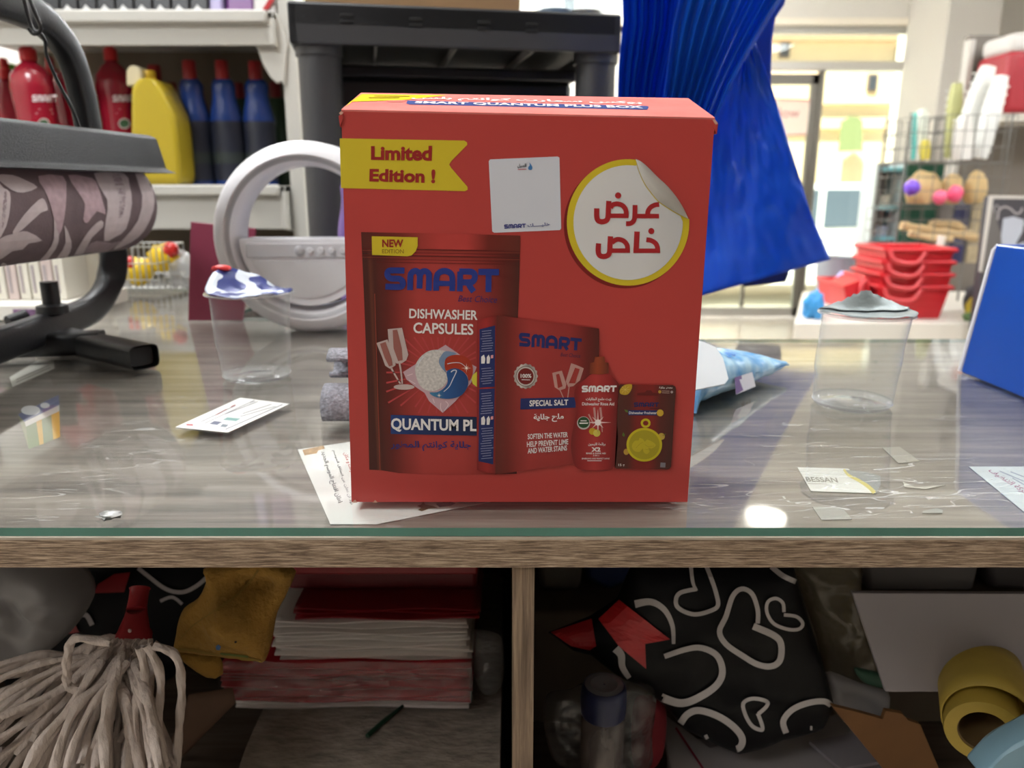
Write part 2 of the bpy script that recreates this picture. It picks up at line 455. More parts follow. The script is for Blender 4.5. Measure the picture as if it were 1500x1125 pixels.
def pillow(name, outline, Y, thick, m, parent=None, sm=4, wr=.004, ws=30, cuts=22, tilt=0.0, seed=0, disp=None):
    """soft sheet or bag: pixel outline on a plane at depth Y (tilt: metres of depth per metre of height),
    filled with a grid, inflated and wrinkled, with a back side"""
    P = smoothpts([Vector((x, y, 0)) for x, y in outline], sm, True) if sm else [Vector((x, y, 0)) for x, y in outline]
    n0 = PY(outline[0][0], outline[0][1], Y)
    nrm = Vector((0, -1, tilt)).normalized()
    W2 = [PP(p.x, p.y, Vector((0, Y, n0.z)), nrm) for p in P]
    xs = [p.x for p in W2]; zs = [p.z for p in W2]
    step = max(max(xs)-min(xs), max(zs)-min(zs)) / cuts
    def inside(x, z):
        c = False; j = len(W2) - 1
        for i in range(len(W2)):
            a, b = W2[i], W2[j]
            if (a.z > z) != (b.z > z) and x < (b.x-a.x)*(z-a.z)/(b.z-a.z)+a.x: c = not c
            j = i
        return c
    def edge(x, z):
        d = 9
        for i in range(len(W2)):
            a, b = W2[i], W2[i-1]; ex, ez = b.x-a.x, b.z-a.z; q = ex*ex+ez*ez
            t = 0 if q == 0 else max(0, min(1, ((x-a.x)*ex+(z-a.z)*ez)/q))
            d = min(d, math.hypot(x-a.x-t*ex, z-a.z-t*ez))
        return d
    pts = [(p.x, p.z, 0.0) for p in W2]; nb = len(pts)
    gx = min(xs) + step*.5
    while gx < max(xs):
        gz = min(zs) + step*.5
        while gz < max(zs):
            if inside(gx, gz):
                e = edge(gx, gz)
                if e > step*.45: pts.append((gx, gz, e))
            gz += step
        gx += step
    from mathutils.geometry import delaunay_2d_cdt
    r = delaunay_2d_cdt([Vector((a, b)) for a, b, c in pts], [(i, (i+1) % nb) for i in range(nb)], [], 1, 1e-6)
    V2, F2 = r[0], r[2]
    size = max(max(xs)-min(xs), max(zs)-min(zs))
    front = []; back = []
    for v in V2:
        e = min(1, edge(v.x, v.y) / (size*.22)); b = thick * math.sqrt(max(0, e*(2-e)))
        q = Vector((v.x, v.y, seed*3.1))
        w = wr * e * (.7*noise.noise(q*ws) + .9*abs(noise.noise(q*ws*.8 + Vector((7,3,1)))) + .35*abs(noise.noise(q*ws*2.3)) - .3) + (disp(v.x, v.y)*e if disp else 0)
        y0 = Y + (v.y - n0.z) * tilt
        front.append(Vector((v.x, y0 - b + w, v.y))); back.append(Vector((v.x, y0 + b*.6 + .0008, v.y)))
    k = len(front)
    mb = MB().add(front + back, [tuple(f) for f in F2] + [tuple(i+k for i in reversed(f)) for f in F2])
    # close the rim
    cnt = {}
    for f in F2:
        for i in range(len(f)):
            e = (f[i], f[(i+1) % len(f)]); cnt[tuple(sorted(e))] = cnt.get(tuple(sorted(e)), 0) + 1
    for (a, b), c in cnt.items():
        if c == 1: mb.add([front[a], front[b], back[b], back[a]], [(0,1,2,3)])
    return obj(name, mb, m, parent, smooth=True)

def strip(name, P, pf, lift, m, par):
    """filled pixel outline draped on a bumpy surface"""
    V3 = [Vector((x,y,0)) for x,y in P]; tri = tessellate_polygon([V3]); mb = MB(); N = 6
    for t_ in tri:
        a, b, c_ = (V3[i] for i in t_)
        for i in range(N):
            for j in range(N-i):
                for q in ([(i,j),(i+1,j),(i,j+1)], [(i+1,j),(i+1,j+1),(i,j+1)] if i+j < N-1 else None):
                    if q is None: continue
                    W_ = [pf(*((a + (b-a)*(u/N) + (c_-a)*(v/N)).xy), lift) for u, v in q]
                    if all(w is not None for w in W_): mb.add(W_, [(0,1,2)])
    return obj(name, mb, m, par, smooth=False)
# ================================================================== THE ROOM
white_wall = mat((214,208,198), .75, var=.03, vs=3)
DY = 6.5                                   # storefront plane
XL, XR, YB = -2.3, 4.45, -2.6
def struct(name, mb, m, parent=None, **k):
    o = obj(name, mb, m, parent, **k)
    if parent is None: o['kind'] = 'structure'
    return o
# speckled pale floor
fm = mat((196,186,172), .25, var=.06, vs=14, spec=.5)
struct('floor', MB().box((XL, YB, FLOOR_Z-.1), (XR, DY+.1, FLOOR_Z)), fm)
struct('ceiling', MB().box((XL, YB, CEIL_Z), (XR, DY+.1, CEIL_Z+.1)), mat((240,236,228), .8))
struct('wall_left', MB().box((XL-.1, YB, FLOOR_Z), (XL, DY+.1, CEIL_Z)), white_wall)
struct('wall_right', MB().box((XR, YB, FLOOR_Z), (XR+.1, DY+.1, CEIL_Z)), white_wall)
struct('wall_rear', MB().box((XL-.1, YB-.1, FLOOR_Z), (XR+.1, YB, CEIL_Z)), mat((96,92,88), .8, var=.2, vs=3))
# storefront wall with one wide opening
def sx(px, y=100): return PY(px, y, DY).x
def sz(py): return PY(1250, py, DY).z
ox0, ox1 = sx(905), sx(1362)               # opening
oz1 = sz(38)
w = MB().box((XL, DY, FLOOR_Z), (ox0, DY+.18, CEIL_Z))
w.box((ox1, DY, FLOOR_Z), (XR, DY+.18, CEIL_Z))
w.box((ox0, DY, oz1), (ox1, DY+.18, CEIL_Z))
struct('wall_front', w, white_wall)
struct('trim_1', MB().box((ox0, DY-.03, oz1), (ox1+.05, DY+.02, oz1+.055)), mat((232,222,204), .6), bevel=.006)
# pillar beside the storefront
pm = mat((206,200,192), .7)
p = MB().hexa([PY(1381,500,5.9).xyz.copy() for _ in range(0)] or [(PY(1384,60,5.9).x,5.9,FLOOR_Z),(PY(1463,60,5.9).x,5.9,FLOOR_Z),(PY(1463,60,5.9).x,DY,FLOOR_Z),(PY(1384,60,5.9).x,DY,FLOOR_Z)],
              [(PY(1384,60,5.9).x,5.9,CEIL_Z),(PY(1463,60,5.9).x,5.9,CEIL_Z),(PY(1463,60,5.9).x,DY,CEIL_Z),(PY(1384,60,5.9).x,DY,CEIL_Z)])
struct('wall_pillar', p, pm, bevel=.01)

alu = mat((176,172,164), .4, metal=.35)
alu_d = mat((120,116,108), .4, metal=.4)
pane_m = clear((244,250,246), .01, 1.3)
tz0, tz1 = sz(103), sz(90)                 # transom bar
wd = tag(bpy.data.objects.new('window_1', None), None, None, None, 'structure'); link(wd); wd.location = (ox0, DY, FLOOR_Z)
t_ = .06
obj('window_frame', MB().box((ox0, DY+.03, FLOOR_Z), (ox0+t_, DY+.1, oz1)), alu, wd, bevel=.004)
obj('window_frame', MB().box((ox1-t_, DY+.03, FLOOR_Z), (ox1, DY+.1, oz1)), alu, wd, bevel=.004)
obj('window_frame', MB().box((ox0, DY+.03, oz1-.05), (ox1, DY+.1, oz1)), alu, wd, bevel=.004)
obj('transom_bar', MB().box((ox0, DY-.02, tz0), (ox1+.06, DY+.1, tz1)), mat((188,184,176), .35, metal=.3), wd, bevel=.004)
xm = sx(1201, 150)
obj('mullion', MB().box((xm, DY+.03, FLOOR_Z), (xm+.035, DY+.1, tz0)), alu_d, wd, bevel=.003)
xq = sx(1338, 150)
obj('mullion', MB().box((xq, DY+.03, FLOOR_Z), (xq+.03, DY+.1, oz1)), alu, wd, bevel=.003)
obj('pane', MB().box((xm+.035, DY+.06, FLOOR_Z+.05), (xq, DY+.066, tz0)), pane_m, wd)
obj('pane', MB().box((xq+.03, DY+.06, FLOOR_Z+.05), (ox1-t_, DY+.066, tz0)), pane_m, wd)
obj('pane', MB().box((ox0+t_, DY+.06, tz1), (ox1-t_, DY+.066, oz1-.05)), pane_m, wd)
obj('sill', MB().box((xm, DY+.0, FLOOR_Z), (ox1, DY+.12, FLOOR_Z+.05)), alu, wd, bevel=.004)
# glazed door leaf
dr = tag(bpy.data.objects.new('door_1', None), None, None, None, 'structure'); link(dr); dr.location = (xm, DY, FLOOR_Z)
xd0 = ox0 + t_
obj('door_stile', MB().box((xm-.06, DY+.04, FLOOR_Z+.01), (xm-.005, DY+.09, tz0-.02)), alu_d, dr, bevel=.004)
obj('door_stile', MB().box((xd0, DY+.04, FLOOR_Z+.01), (xd0+.055, DY+.09, tz0-.02)), alu_d, dr, bevel=.004)
obj('door_rail', MB().box((xd0, DY+.04, tz0-.1), (xm-.005, DY+.09, tz0-.02)), alu_d, dr, bevel=.004)
obj('door_rail', MB().box((xd0, DY+.04, FLOOR_Z+.01), (xm-.005, DY+.09, FLOOR_Z+.09)), alu, dr, bevel=.004)
xk = sx(1087, 440)
obj('door_stile', MB().box((xk, DY+.05, FLOOR_Z+.09), (xk+.03, DY+.08, tz0-.1)), alu_d, dr, bevel=.004)
obj('door_pane', MB().box((xd0+.055, DY+.062, FLOOR_Z+.09), (xm-.06, DY+.068, tz0-.1)), pane_m, dr)
# paper sign stuck on the door glass
sg = plane_y(DY+.058)
sn = thing('window_sign', sg(1165, 197), 'cream paper sign with red border and lettering stuck on the glass door', 'sign')
obj('sheet', MB().add([sg(*q) for q in ((1090,202),(1186,198),(1187,146),(1090,143))] + [sg(*q, -.002) for q in ((1090,202),(1186,198),(1187,146),(1090,143))], [(0,1,2,3),(7,6,5,4),(0,4,5,1),(1,5,6,2),(2,6,7,3),(3,7,4,0)]), mat((240,222,205), .6), sn)
strokes('border', [([(1092,201),(1185,197),(1186,147),(1092,144),(1092,201)], 1.6)], sg, .002, mat((200,120,112), .6), sn, sm=0)
text('sign_lettering', 'ilow', (1137,158,1171,172), sg, .002, mat((190,110,110), .6), sn, bold=.0)

# ------------------------------------------------------------------ outside: pavement, street, house fronts, parked car
SZ = FLOOR_Z - .32
struct('ground', MB().box((-9, DY+.18, SZ-.2), (26, 40, SZ)), mat((228,222,210), .85, var=.05, vs=2))
cream = mat((226,206,170), .85, var=.06, vs=1.5)
HB = thing('building', PY(1250, 300, 17), 'cream stone house front across the street seen through the glass', 'building')
Yh = 17.0
def hb(x0, y0, x1, y1, d=0.0, t=.2): a = PY(x0, y1, Yh); b = PY(x1, y0, Yh); return MB().box((a.x, Yh-d, a.z), (b.x, Yh-d+t, b.z))
a = PY(800, 600, Yh); b = PY(1560, -200, Yh)
obj('wall', MB().box((a.x-3, Yh, SZ), (b.x+2, Yh+5, 11)), cream, HB)
for (x0, y0, x1, y1) in ((1268,108,1286,135), (1140,60,1158,86), (1310,70,1328,92), (1010,100,1030,132)):
    f_ = obj('window', hb(x0, y0, x1, y1, .04, .12), mat((120,104,92), .5), HB, bevel=.02)
    obj('pane', hb(x0+3, y0+3, x1-3, y1-3, .06, .05), mat((70,72,78), .1), f_)
for y in (150, 186): obj('ledge', hb(900, y, 1500, y+4, .12, .2), mat((214,190,150), .85), HB, bevel=.02)
obj('blind_strip', hb(1120, 46, 1345, 62, .2, .25), mat((170,140,110), .8), HB)
g = PY(1247, 220, 16.9)
sgn = thing('street_sign', g, 'green rounded sign board fixed to the stone house front', 'sign')
obj('board', MB().prism([PY(x, y, 16.6) for x, y in ((1229,222),(1264,221),(1264,178),(1258,171),(1244,170),(1233,178))], (0,.06,0)), mat((128,140,96), .6), sgn, bevel=.01)
obj('bracket', MB().box((g.x-.05, 16.66, g.z+.15), (g.x+.05, 16.86, g.z+.25)), mat((90,96,80), .6), sgn)
cl = PY(1312, 240, 14.0)
obj('column', MB().box((cl.x-.12, 13.9, SZ), (cl.x+.22, 14.2, 5.0)), mat((240,236,226), .8), None, bevel=.02)
tag(bpy.data.objects['column'], 'white square column standing in front of the stone house', 'column')
# dark parked car behind, white car in front
def car(name, x0, Y, L, body, glass, label):
    """side view toward us: body extruded across its width"""
    c = thing(name, (x0+L/2, Y, SZ), label, 'car')
    def pr(pts, w, inset, m, nm, **k):
        return obj(nm, MB().prism([(x0 + x*L, Y+inset, SZ + z) for x, z in pts], (0, w-2*inset, 0)), m, c, **k)
    prof = [(.0,.28),(.0,.62),(.03,.78),(.16,.86),(.30,.92),(.40,1.32),(.50,1.44),(.72,1.46),(.86,1.36),(.96,.98),(1.0,.86),(1.0,.3)]
    pr(prof, 1.7, 0, body, 'body', bevel=.05, seg=3)
    for pts in ([(.335,.95),(.425,1.30),(.50,1.37),(.56,1.38),(.56,.95)], [(.58,.95),(.58,1.38),(.72,1.38),(.82,1.3),(.88,.97)]):
        obj('side_window', MB().prism([(x0 + x*L, Y-.012, SZ+z) for x, z in pts], (0, .02, 0)), glass, c)
    obj('wing_mirror', MB().ball((x0+.33*L, Y-.1, SZ+1.0), (.12,.09,.08)), body, c, smooth=True)
    obj('door_handle', MB().box((x0+.5*L, Y-.03, SZ+.82), (x0+.55*L, Y+.01, SZ+.85)), body, c, bevel=.008)
    for q in (.18, .82):
        for yy in (Y-.01, Y+1.5):
            wl_ = obj('wheel', MB().lathe([(.01,0),(.2,-.02),(.31,-.01),(.33,.03),(.33,.17),(.31,.2)], (x0+q*L, yy, SZ+.33), 24, ax='y'), mat((28,28,30), .7), c, smooth=True)
            obj('hubcap', MB().lathe([(.005,-.03),(.18,-.03),(.2,-.01)], (x0+q*L, yy, SZ+.33), 20, ax='y'), mat((170,172,176), .3, metal=.8), wl_, smooth=True)
    return c
cg = mat((92,104,116), .08, spec=.8)
car('parked_car', PY(895,300,9.2).x, 9.2, 4.3, mat((236,236,234), .25), cg, 'white car parked just outside the glass door')
car('parked_car', PY(1165,300,12.4).x, 12.4, 4.2, mat((78,84,92), .25), mat((48,54,62), .08), 'dark grey car parked behind the white car')

# ------------------------------------------------------------------ ceiling lamps
for i, (x, y, sx_, sy_, wt) in enumerate(PANELS):
    t = thing('ceiling_panel', (x, y, CEIL_Z), 'square white LED panel set unseen in the shop ceiling', 'ceiling light', 'LED ceiling panels')
    fr_ = MB()
    for a0, b0 in (((-sx_/2,-sy_/2),(sx_/2,-sy_/2+.02)), ((-sx_/2,sy_/2-.02),(sx_/2,sy_/2)), ((-sx_/2,-sy_/2),(-sx_/2+.02,sy_/2)), ((sx_/2-.02,-sy_/2),(sx_/2,sy_/2))):
        fr_.box((x+a0[0], y+a0[1], CEIL_Z-.014), (x+b0[0], y+b0[1], CEIL_Z+.001))
    obj('frame', fr_, mat((236,236,236), .4), t)
    obj('diffuser', MB().box((x-sx_/2+.02, y-sy_/2+.02, CEIL_Z-.008), (x+sx_/2-.02, y+sy_/2-.02, CEIL_Z+.001)), mat((255,246,234), .6, emit=3.0), t)
for i, (x, y, em_) in enumerate(FILL_TUBES):
    zb_ = 1.60
    t = thing('fill_tube', (x, y, zb_), 'unseen white tube lamp added on two rods to brighten the shop ceiling', 'ceiling light', 'added fill tube lamps')
    obj('housing', MB().box((x-.6, y-.03, zb_+.03), (x+.6, y+.03, zb_+.07)), mat((236,236,236), .4), t, bevel=.004)
    obj('tube', MB().tube([(x-.58, y, zb_), (x+.58, y, zb_)], .019, 12), mat((247,252,255), .5, emit=float(em_)), t, smooth=True)
    for s in (-1, 1):
        obj('end_cap', MB().box((x+s*.59-.01, y-.022, zb_-.022), (x+s*.59+.01, y+.022, zb_+.03)), mat((236,236,236), .4), t)
        obj('rod', MB().tube([(x+s*.45, y, zb_+.07), (x+s*.45, y, CEIL_Z)], .004, 6), mat((200,200,200), .3, metal=.8), t)
t = thing('ceiling_downlight', (*SPOT, CEIL_Z), 'round white downlight on the ceiling toward the shop door', 'ceiling light')
obj('ring', MB().lathe([(.14,.001),(.15,-.03),(.12,-.05),(.115,-.02)], (*SPOT, CEIL_Z), 32), mat((240,240,240), .4), t, smooth=True)
obj('lamp', MB().lathe([(.002,-.046),(.117,-.046),(.117,-.02)], (*SPOT, CEIL_Z), 32), mat((255,250,240), .5, emit=22.0), t)

# ================================================================== THE COUNTER
YF = .388
OUT = [(-1.25,YF),(1.3,YF),(1.3,.93),(.22,.93),(.22,1.09),(-.405,1.09),(-.405,1.42),(-1.25,1.42)]
top_m = wood((94,87,80), (130,121,112), (157,148,138), (1.2, 16, 16), rough=.5)
edge_m = wood((92,74,59), (138,116,96), (186,163,139), (14, 60, 330), rough=.5, w=.11)
CT = thing('service_counter', (0, .65, FLOOR_Z), 'wood-grain shop counter with open storage bays under its top', 'counter')
TZ = -.0056; BZ = -.0232
obj('worktop', MB().prism([(x, y, BZ+.0005) for x, y in OUT], (0,0,TZ-BZ-.0005)), top_m, CT)
obj('edge_band', MB().box((-1.25, YF-.0012, BZ), (1.3, YF+.0002, TZ-.0012)), edge_m, CT)
obj('edge_lip', MB().box((-1.25, YF-.0008, TZ-.0013), (1.3, YF+.002, TZ+.0001)), mat((176,164,148), .5, var=.1, vs=60), CT)
side_m = wood((88,72,58), (122,102,84), (160,138,114), (90, 60, 3), rough=.5)
dark_in = wood((70,60,52), (88,76,66), (104,92,80), (2, 30, 30), rough=.6)
obj('divider', MB().box((.0002, YF+.001, FLOOR_Z), (.0125, .905, BZ)), side_m, CT)
for x in (-1.25, 1.288): obj('side_panel', MB().box((x, YF+.001, FLOOR_Z), (x+.012, .905, BZ)), side_m, CT)
obj('back_panel', MB().box((-1.25, .905, FLOOR_Z), (1.3, .917, BZ)), dark_in, CT)
obj('shelf_board', MB().box((-1.238, YF+.02, -.388), (0, .905, -.37)), dark_in, CT)
obj('shelf_board', MB().box((.0125, YF+.02, -.388), (1.288, .905, -.37)), dark_in, CT)
obj('plinth', MB().box((-1.24, 1.0, FLOOR_Z), (-.41, 1.4, BZ)), dark_in, CT)

# glass sheet over the worktop
def glass_top():
    m = clear((248,250,249), .035, 1.85, haze=.02, hazec=(225,225,222))
    nt = m.node_tree
    tc = nt.nodes.new('ShaderNodeTexCoord')
    gl = [n for n in nt.nodes if n.type == 'BSDF_GLOSSY'][0]
    mix = nt.nodes['Material Output'].inputs[0].links[0].from_node
    # smears: slow roughness change, fine scratches: thin light lines
    ns = nt.nodes.new('ShaderNodeTexNoise'); ns.inputs['Scale'].default_value = 9; ns.inputs['Detail'].default_value = 6
    mr = nt.nodes.new('ShaderNodeMapRange'); mr.inputs[1].default_value = .35; mr.inputs[2].default_value = .7; mr.inputs[3].default_value = .012; mr.inputs[4].default_value = .11
    nt.links.new(tc.outputs['Object'], ns.inputs['Vector']); nt.links.new(ns.outputs[0], mr.inputs[0]); nt.links.new(mr.outputs[0], gl.inputs['Roughness'])
    acc = None
    for ang, scl in ((.5, 26), (1.25, 34), (2.3, 30), (2.9, 22)):
        mp = nt.nodes.new('ShaderNodeMapping'); mp.inputs['Rotation'].default_value = (0,0,ang); mp.inputs['Scale'].default_value = (scl*.12, scl, 1)
        no = nt.nodes.new('ShaderNodeTexNoise'); no.inputs['Scale'].default_value = 1.0; no.inputs['Detail'].default_value = 3; no.inputs['Distortion'].default_value = .8
        sb = nt.nodes.new('ShaderNodeMath'); sb.operation = 'SUBTRACT'; sb.inputs[1].default_value = .5
        ab = nt.nodes.new('ShaderNodeMath'); ab.operation = 'ABSOLUTE'
        lt = nt.nodes.new('ShaderNodeMath'); lt.operation = 'LESS_THAN'; lt.inputs[1].default_value = .0026
        nt.links.new(tc.outputs['Object'], mp.inputs[0]); nt.links.new(mp.outputs[0], no.inputs['Vector'])
        nt.links.new(no.outputs[0], sb.inputs[0]); nt.links.new(sb.outputs[0], ab.inputs[0]); nt.links.new(ab.outputs[0], lt.inputs[0])
        if acc is None: acc = lt
        else:
            ad = nt.nodes.new('ShaderNodeMath'); ad.operation = 'MAXIMUM'; nt.links.new(acc.outputs[0], ad.inputs[0]); nt.links.new(lt.outputs[0], ad.inputs[1]); acc = ad
    n3 = nt.nodes.new('ShaderNodeTexNoise'); n3.inputs['Scale'].default_value = 5
    m3 = nt.nodes.new('ShaderNodeMapRange'); m3.inputs[1].default_value = .45; m3.inputs[2].default_value = .7; m3.inputs[3].default_value = .0; m3.inputs[4].default_value = .42
    nt.links.new(tc.outputs['Object'], n3.inputs['Vector']); nt.links.new(n3.outputs[0], m3.inputs[0])
    mu = nt.nodes.new('ShaderNodeMath'); mu.operation = 'MULTIPLY'; nt.links.new(acc.outputs[0], mu.inputs[0]); nt.links.new(m3.outputs[0], mu.inputs[1])
    df = nt.nodes.new('ShaderNodeBsdfDiffuse'); df.inputs[0].default_value = (.85,.87,.86,1)
    ms = nt.nodes.new('ShaderNodeMixShader')
    nt.links.new(mu.outputs[0], ms.inputs[0]); nt.links.new(mix.outputs[0], ms.inputs[1]); nt.links.new(df.outputs[0], ms.inputs[2])
    nt.links.new(ms.outputs[0], nt.nodes['Material Output'].inputs[0])
    return m
g_under = bpy.data.materials.new('glass_underside'); g_under.use_nodes = True
nt = g_under.node_tree; nt.nodes.remove(nt.nodes['Principled BSDF']); tb = nt.nodes.new('ShaderNodeBsdfTransparent')
nt.links.new(tb.outputs[0], nt.nodes['Material Output'].inputs[0])
gm = MB(); n = len(OUT); GZ = -.005
ov = [Vector((x, y, 0)) for x, y in OUT]; tri = tessellate_polygon([ov])
gm.add(ov, [tuple(t) for t in tri], 0)
gm.add([v + Vector((0,0,GZ)) for v in ov], [tuple(reversed(t)) for t in tri], 1)
for i in range(n):
    a, b = ov[i], ov[(i+1) % n]
    gm.add([a, b, b + Vector((0,0,GZ)), a + Vector((0,0,GZ))], [(0,1,2,3)], 2)
gs = obj('glass_sheet', gm, [glass_top(), g_under, mat((70,122,108), .12, spec=.7, var=.12, vs=25, stretch=(1,1,.1))], None)
tag(gs, 'scratched clear glass sheet with green edge covering the counter top', 'glass sheet')
# ================================================================== THE RED GIFT BOX
YX = PZ(761, 736).y                          # front face depth from where it meets the glass
BD = .082
BX = thing('gift_box', (PY(761,735,YX).x, YX + BD/2, 0), 'red printed cardboard box with yellow ribbon, round sticker and product pictures', 'box')
red = mat((180,62,57), .36, var=.04, vs=5, spec=.5)
bl, br, tr, tl = PY(515,736,YX), PY(1007,736,YX), PY(1047,175,YX), PY(500,163,YX)
bl.z = br.z = 0.0003
tlb, trb = PY(529,138,YX+BD), PY(1008,146,YX+BD)
dv = Vector((0, BD, 0))
mb = MB().add([bl, br, br+dv, bl+dv, tl, tr, trb, tlb], [(0,1,5,4),(1,2,6,5),(2,3,7,6),(3,0,4,7),(0,3,2,1)])
body = obj('carton', mb, red, BX)
# lid: thin card hinged at the front edge and rising to the back
up = (tlb - tl).cross(tr - tl).normalized()
if up.z < 0: up = -up
lid = obj('lid', MB().hexa([tl, tr, trb, tlb], [tl+up*.0009, tr+up*.0009, trb+up*.0009, tlb+up*.0009]), mat((212,124,118), .8, var=.12, vs=26, spec=0.0), BX)  # paler than the carton: overhead light is mixed into this pink
# worn corner tabs at the two front top corners, and a frayed nick at the bottom
wear = mat((196,150,132), .7)
obj('corner_tab', MB().prism([PY(x,y,YX-.0006) for x,y in ((496,170),(501,166),(503,172),(498,186))], (0,.012,0)), red, BX)
obj('corner_tab', MB().prism([PY(x,y,YX-.0006) for x,y in ((1046,175),(1052,181),(1050,196),(1045,186))], (0,.012,0)), red, BX)
FP = plane_y(YX)
Z1, Z2, Z3, Z4, Z5 = .00012, .00024, .00036, .00048, .0006
def pm_(c, r=.42): return mat(c, r, spec=.35)
for nm, q in (('worn_edge', ((497,166),(500,163),(504,165),(500,169))), ('worn_edge', ((1043,176),(1047,175),(1051,181),(1048,183))), ('worn_edge', ((516,735.5),(524,735.5),(521,731),(518,733))), ('worn_edge', ((546,735.5),(554,735.5),(550,731.5)))):
    poly(nm, q, FP, .0009, wear, BX)
YEL = pm_((205,182,42)); NAVY = pm_((34,44,96)); WHT = pm_((226,220,218)); LRED = pm_((176,44,40)); DRED = pm_((150,36,34))
# yellow ribbon
rb = poly('yellow_ribbon', [(497.6,202.7),(680,206),(684,208.5),(684.5,212),(661,236),(658,241),(661,246),(685,274),(685,278),(681,280),(499.6,275.5)], FP, Z1, YEL, BX)
text('lettering', 'Limited', [(543.5,234.5),(632.5,236),(633,213.5),(543.5,214)], FP, Z2, DRED, BX, bold=.042)
text('lettering', 'Edition !', [(541,266),(637.5,268.5),(638,248),(541.5,247)], FP, Z2, DRED, BX, bold=.042)
# white square label (its square code is left off)
poly('white_label', [(718,233.5),(817,229.3),(819.5,231),(822,334.5),(820,337),(724,341),(721,339),(716,236)], FP, Z1, pm_((206,207,216)), BX)
logo([(738.5,335),(770.5,333.3),(770,327.3),(738.3,328.8)], FP, Z2, pm_((58,62,128)), BX)
text('lettering', 'خليــــك', [(773,333.6),(806,331.5),(805.5,325.5),(772.5,327.5)], FP, Z2, pm_((58,62,128)), BX, bold=.02)
text('lettering', 'السيل', [(758,246.5),(771,246),(771,239.5),(758,240)], FP, Z2, pm_((44,42,48)), BX, bold=.03)
strokes('red_line', [([(758.5,248.3),(771,247.8)], 1.1)], FP, Z2, pm_((180,80,90)), BX, sm=0)
poly('water_drop', [(775.5,238),(779,243),(780,246),(778.5,248.8),(775.5,249),(773.5,247),(774.3,244),(776,242)], FP, Z2, pm_((66,120,176)), BX, smooth=3)
# round sticker with peeled corner
inner = [(931,233),(936,250),(944,268),(953,281),(964,294),(978,304),(993,313),(1008.5,321)]
outer = [(1008.5,321),(1001,305),(991,289),(978,273),(963,259),(948,244),(938,236),(931,233)]
def cutdisc(rx, ry, k0, k1):
    c = [(920 + rx*math.cos(a), 325.5 + ry*math.sin(a)) for a in [math.radians(-3 + (360-80) * i/60) for i in range(61)]]
    return c
disc = [(920 + 89.7*math.cos(a), 325.8 + 92.6*math.sin(a)) for a in [math.radians(-3 + 280*i/64) for i in range(65)]]
sti = [(v.x, v.y) for v in smoothpts([Vector((x,y,0)) for x,y in inner], 4)]
poly('sticker_shadow', [(x-4.5, y+4) for x, y in disc] + [(x-3, y+3) for x, y in sti], FP, Z1*.5, pm_((120,28,26)), BX)  # printed drop shadow, painted as a dark offset copy of the sticker
poly('round_sticker', disc + sti[1:-1], FP, Z1, YEL, BX)
wdisc = [(920 + 80*math.cos(a), 326 + 84*math.sin(a)) for a in [math.radians(-1 + 279*i/64) for i in range(65)]]
poly('sticker_face', wdisc + [(x-.6, y+1.2) for x, y in sti[2:-3]], FP, Z2, grad([(0,(214,212,212)),(.62,(210,208,208)),(1,(196,194,194))]), BX)
so_ = [(v.x, v.y) for v in smoothpts([Vector((x,y,0)) for x,y in outer], 4)]
pe = MB()
n_ = len(sti); ro = list(reversed(so_))
def pl(u, v):
    i = min(n_-1, int(round(u*(n_-1)))); a = sti[i]; b = ro[min(len(ro)-1, int(round(u*(len(ro)-1))))]
    return FP(a[0]*(1-v)+b[0]*v, a[1]*(1-v)+b[1]*v, .0004 + .0035*math.sin(math.pi*v)*math.sin(math.pi*u))
pe.grid(pl, n_-1, 6)
obj('peeled_corner', pe, mat((178,174,168), .35), BX, smooth=True)
def c9(P): return [(860 + x/9.375, 270 + y/9.375) for x, y in P]
offer = pm_((166,36,40))
for nm, L, dot in (('lettering', [([(988,276),(930,284),(872,315),(835,370),(828,440)], 66), ([(987,436),(655,436)], 62), ([(657,283),(655,400),(648,475),(622,520),(585,538),(533,540)], 66),
                                  ([(318,320),(355,280),(420,268),(490,295),(530,355),(536,436)], 66), ([(568,432),(290,432)], 62), ([(298,228),(291,340),(285,450),(262,496),(207,514),(150,496),(131,440),(131,330)], 72)], (425,153,43)),
                   ('lettering', [([(812,760),(880,772),(940,812),(965,870),(966,940)], 66), ([(1000,912),(634,912)], 62), ([(684,648),(671,912)], 74),
                                  ([(338,800),(385,765),(440,755),(508,782),(549,840),(553,912)], 66), ([(588,910),(310,910)], 62), ([(320,713),(313,830),(307,925),(284,972),(226,991),(170,972),(151,915),(157,810)], 72)], (880,642,42))):
    mb = MB()
    for li, (P, w_) in enumerate(L):
        V, Fc = ribbon2d(c9(P), w_/9.375, 5 if len(P) > 2 else 0); mb.add([FP(v.x, v.y, Z3 + (li % 4)*2.5e-5) for v in V], Fc)
    E_ = ell(860+dot[0]/9.375, 270+dot[1]/9.375, dot[2]/9.375, dot[2]/9.375, 28); mb.add([FP(x, y, Z3) for x, y in E_], [tuple(range(28))])
    obj(nm, mb, offer, BX, weld=False)

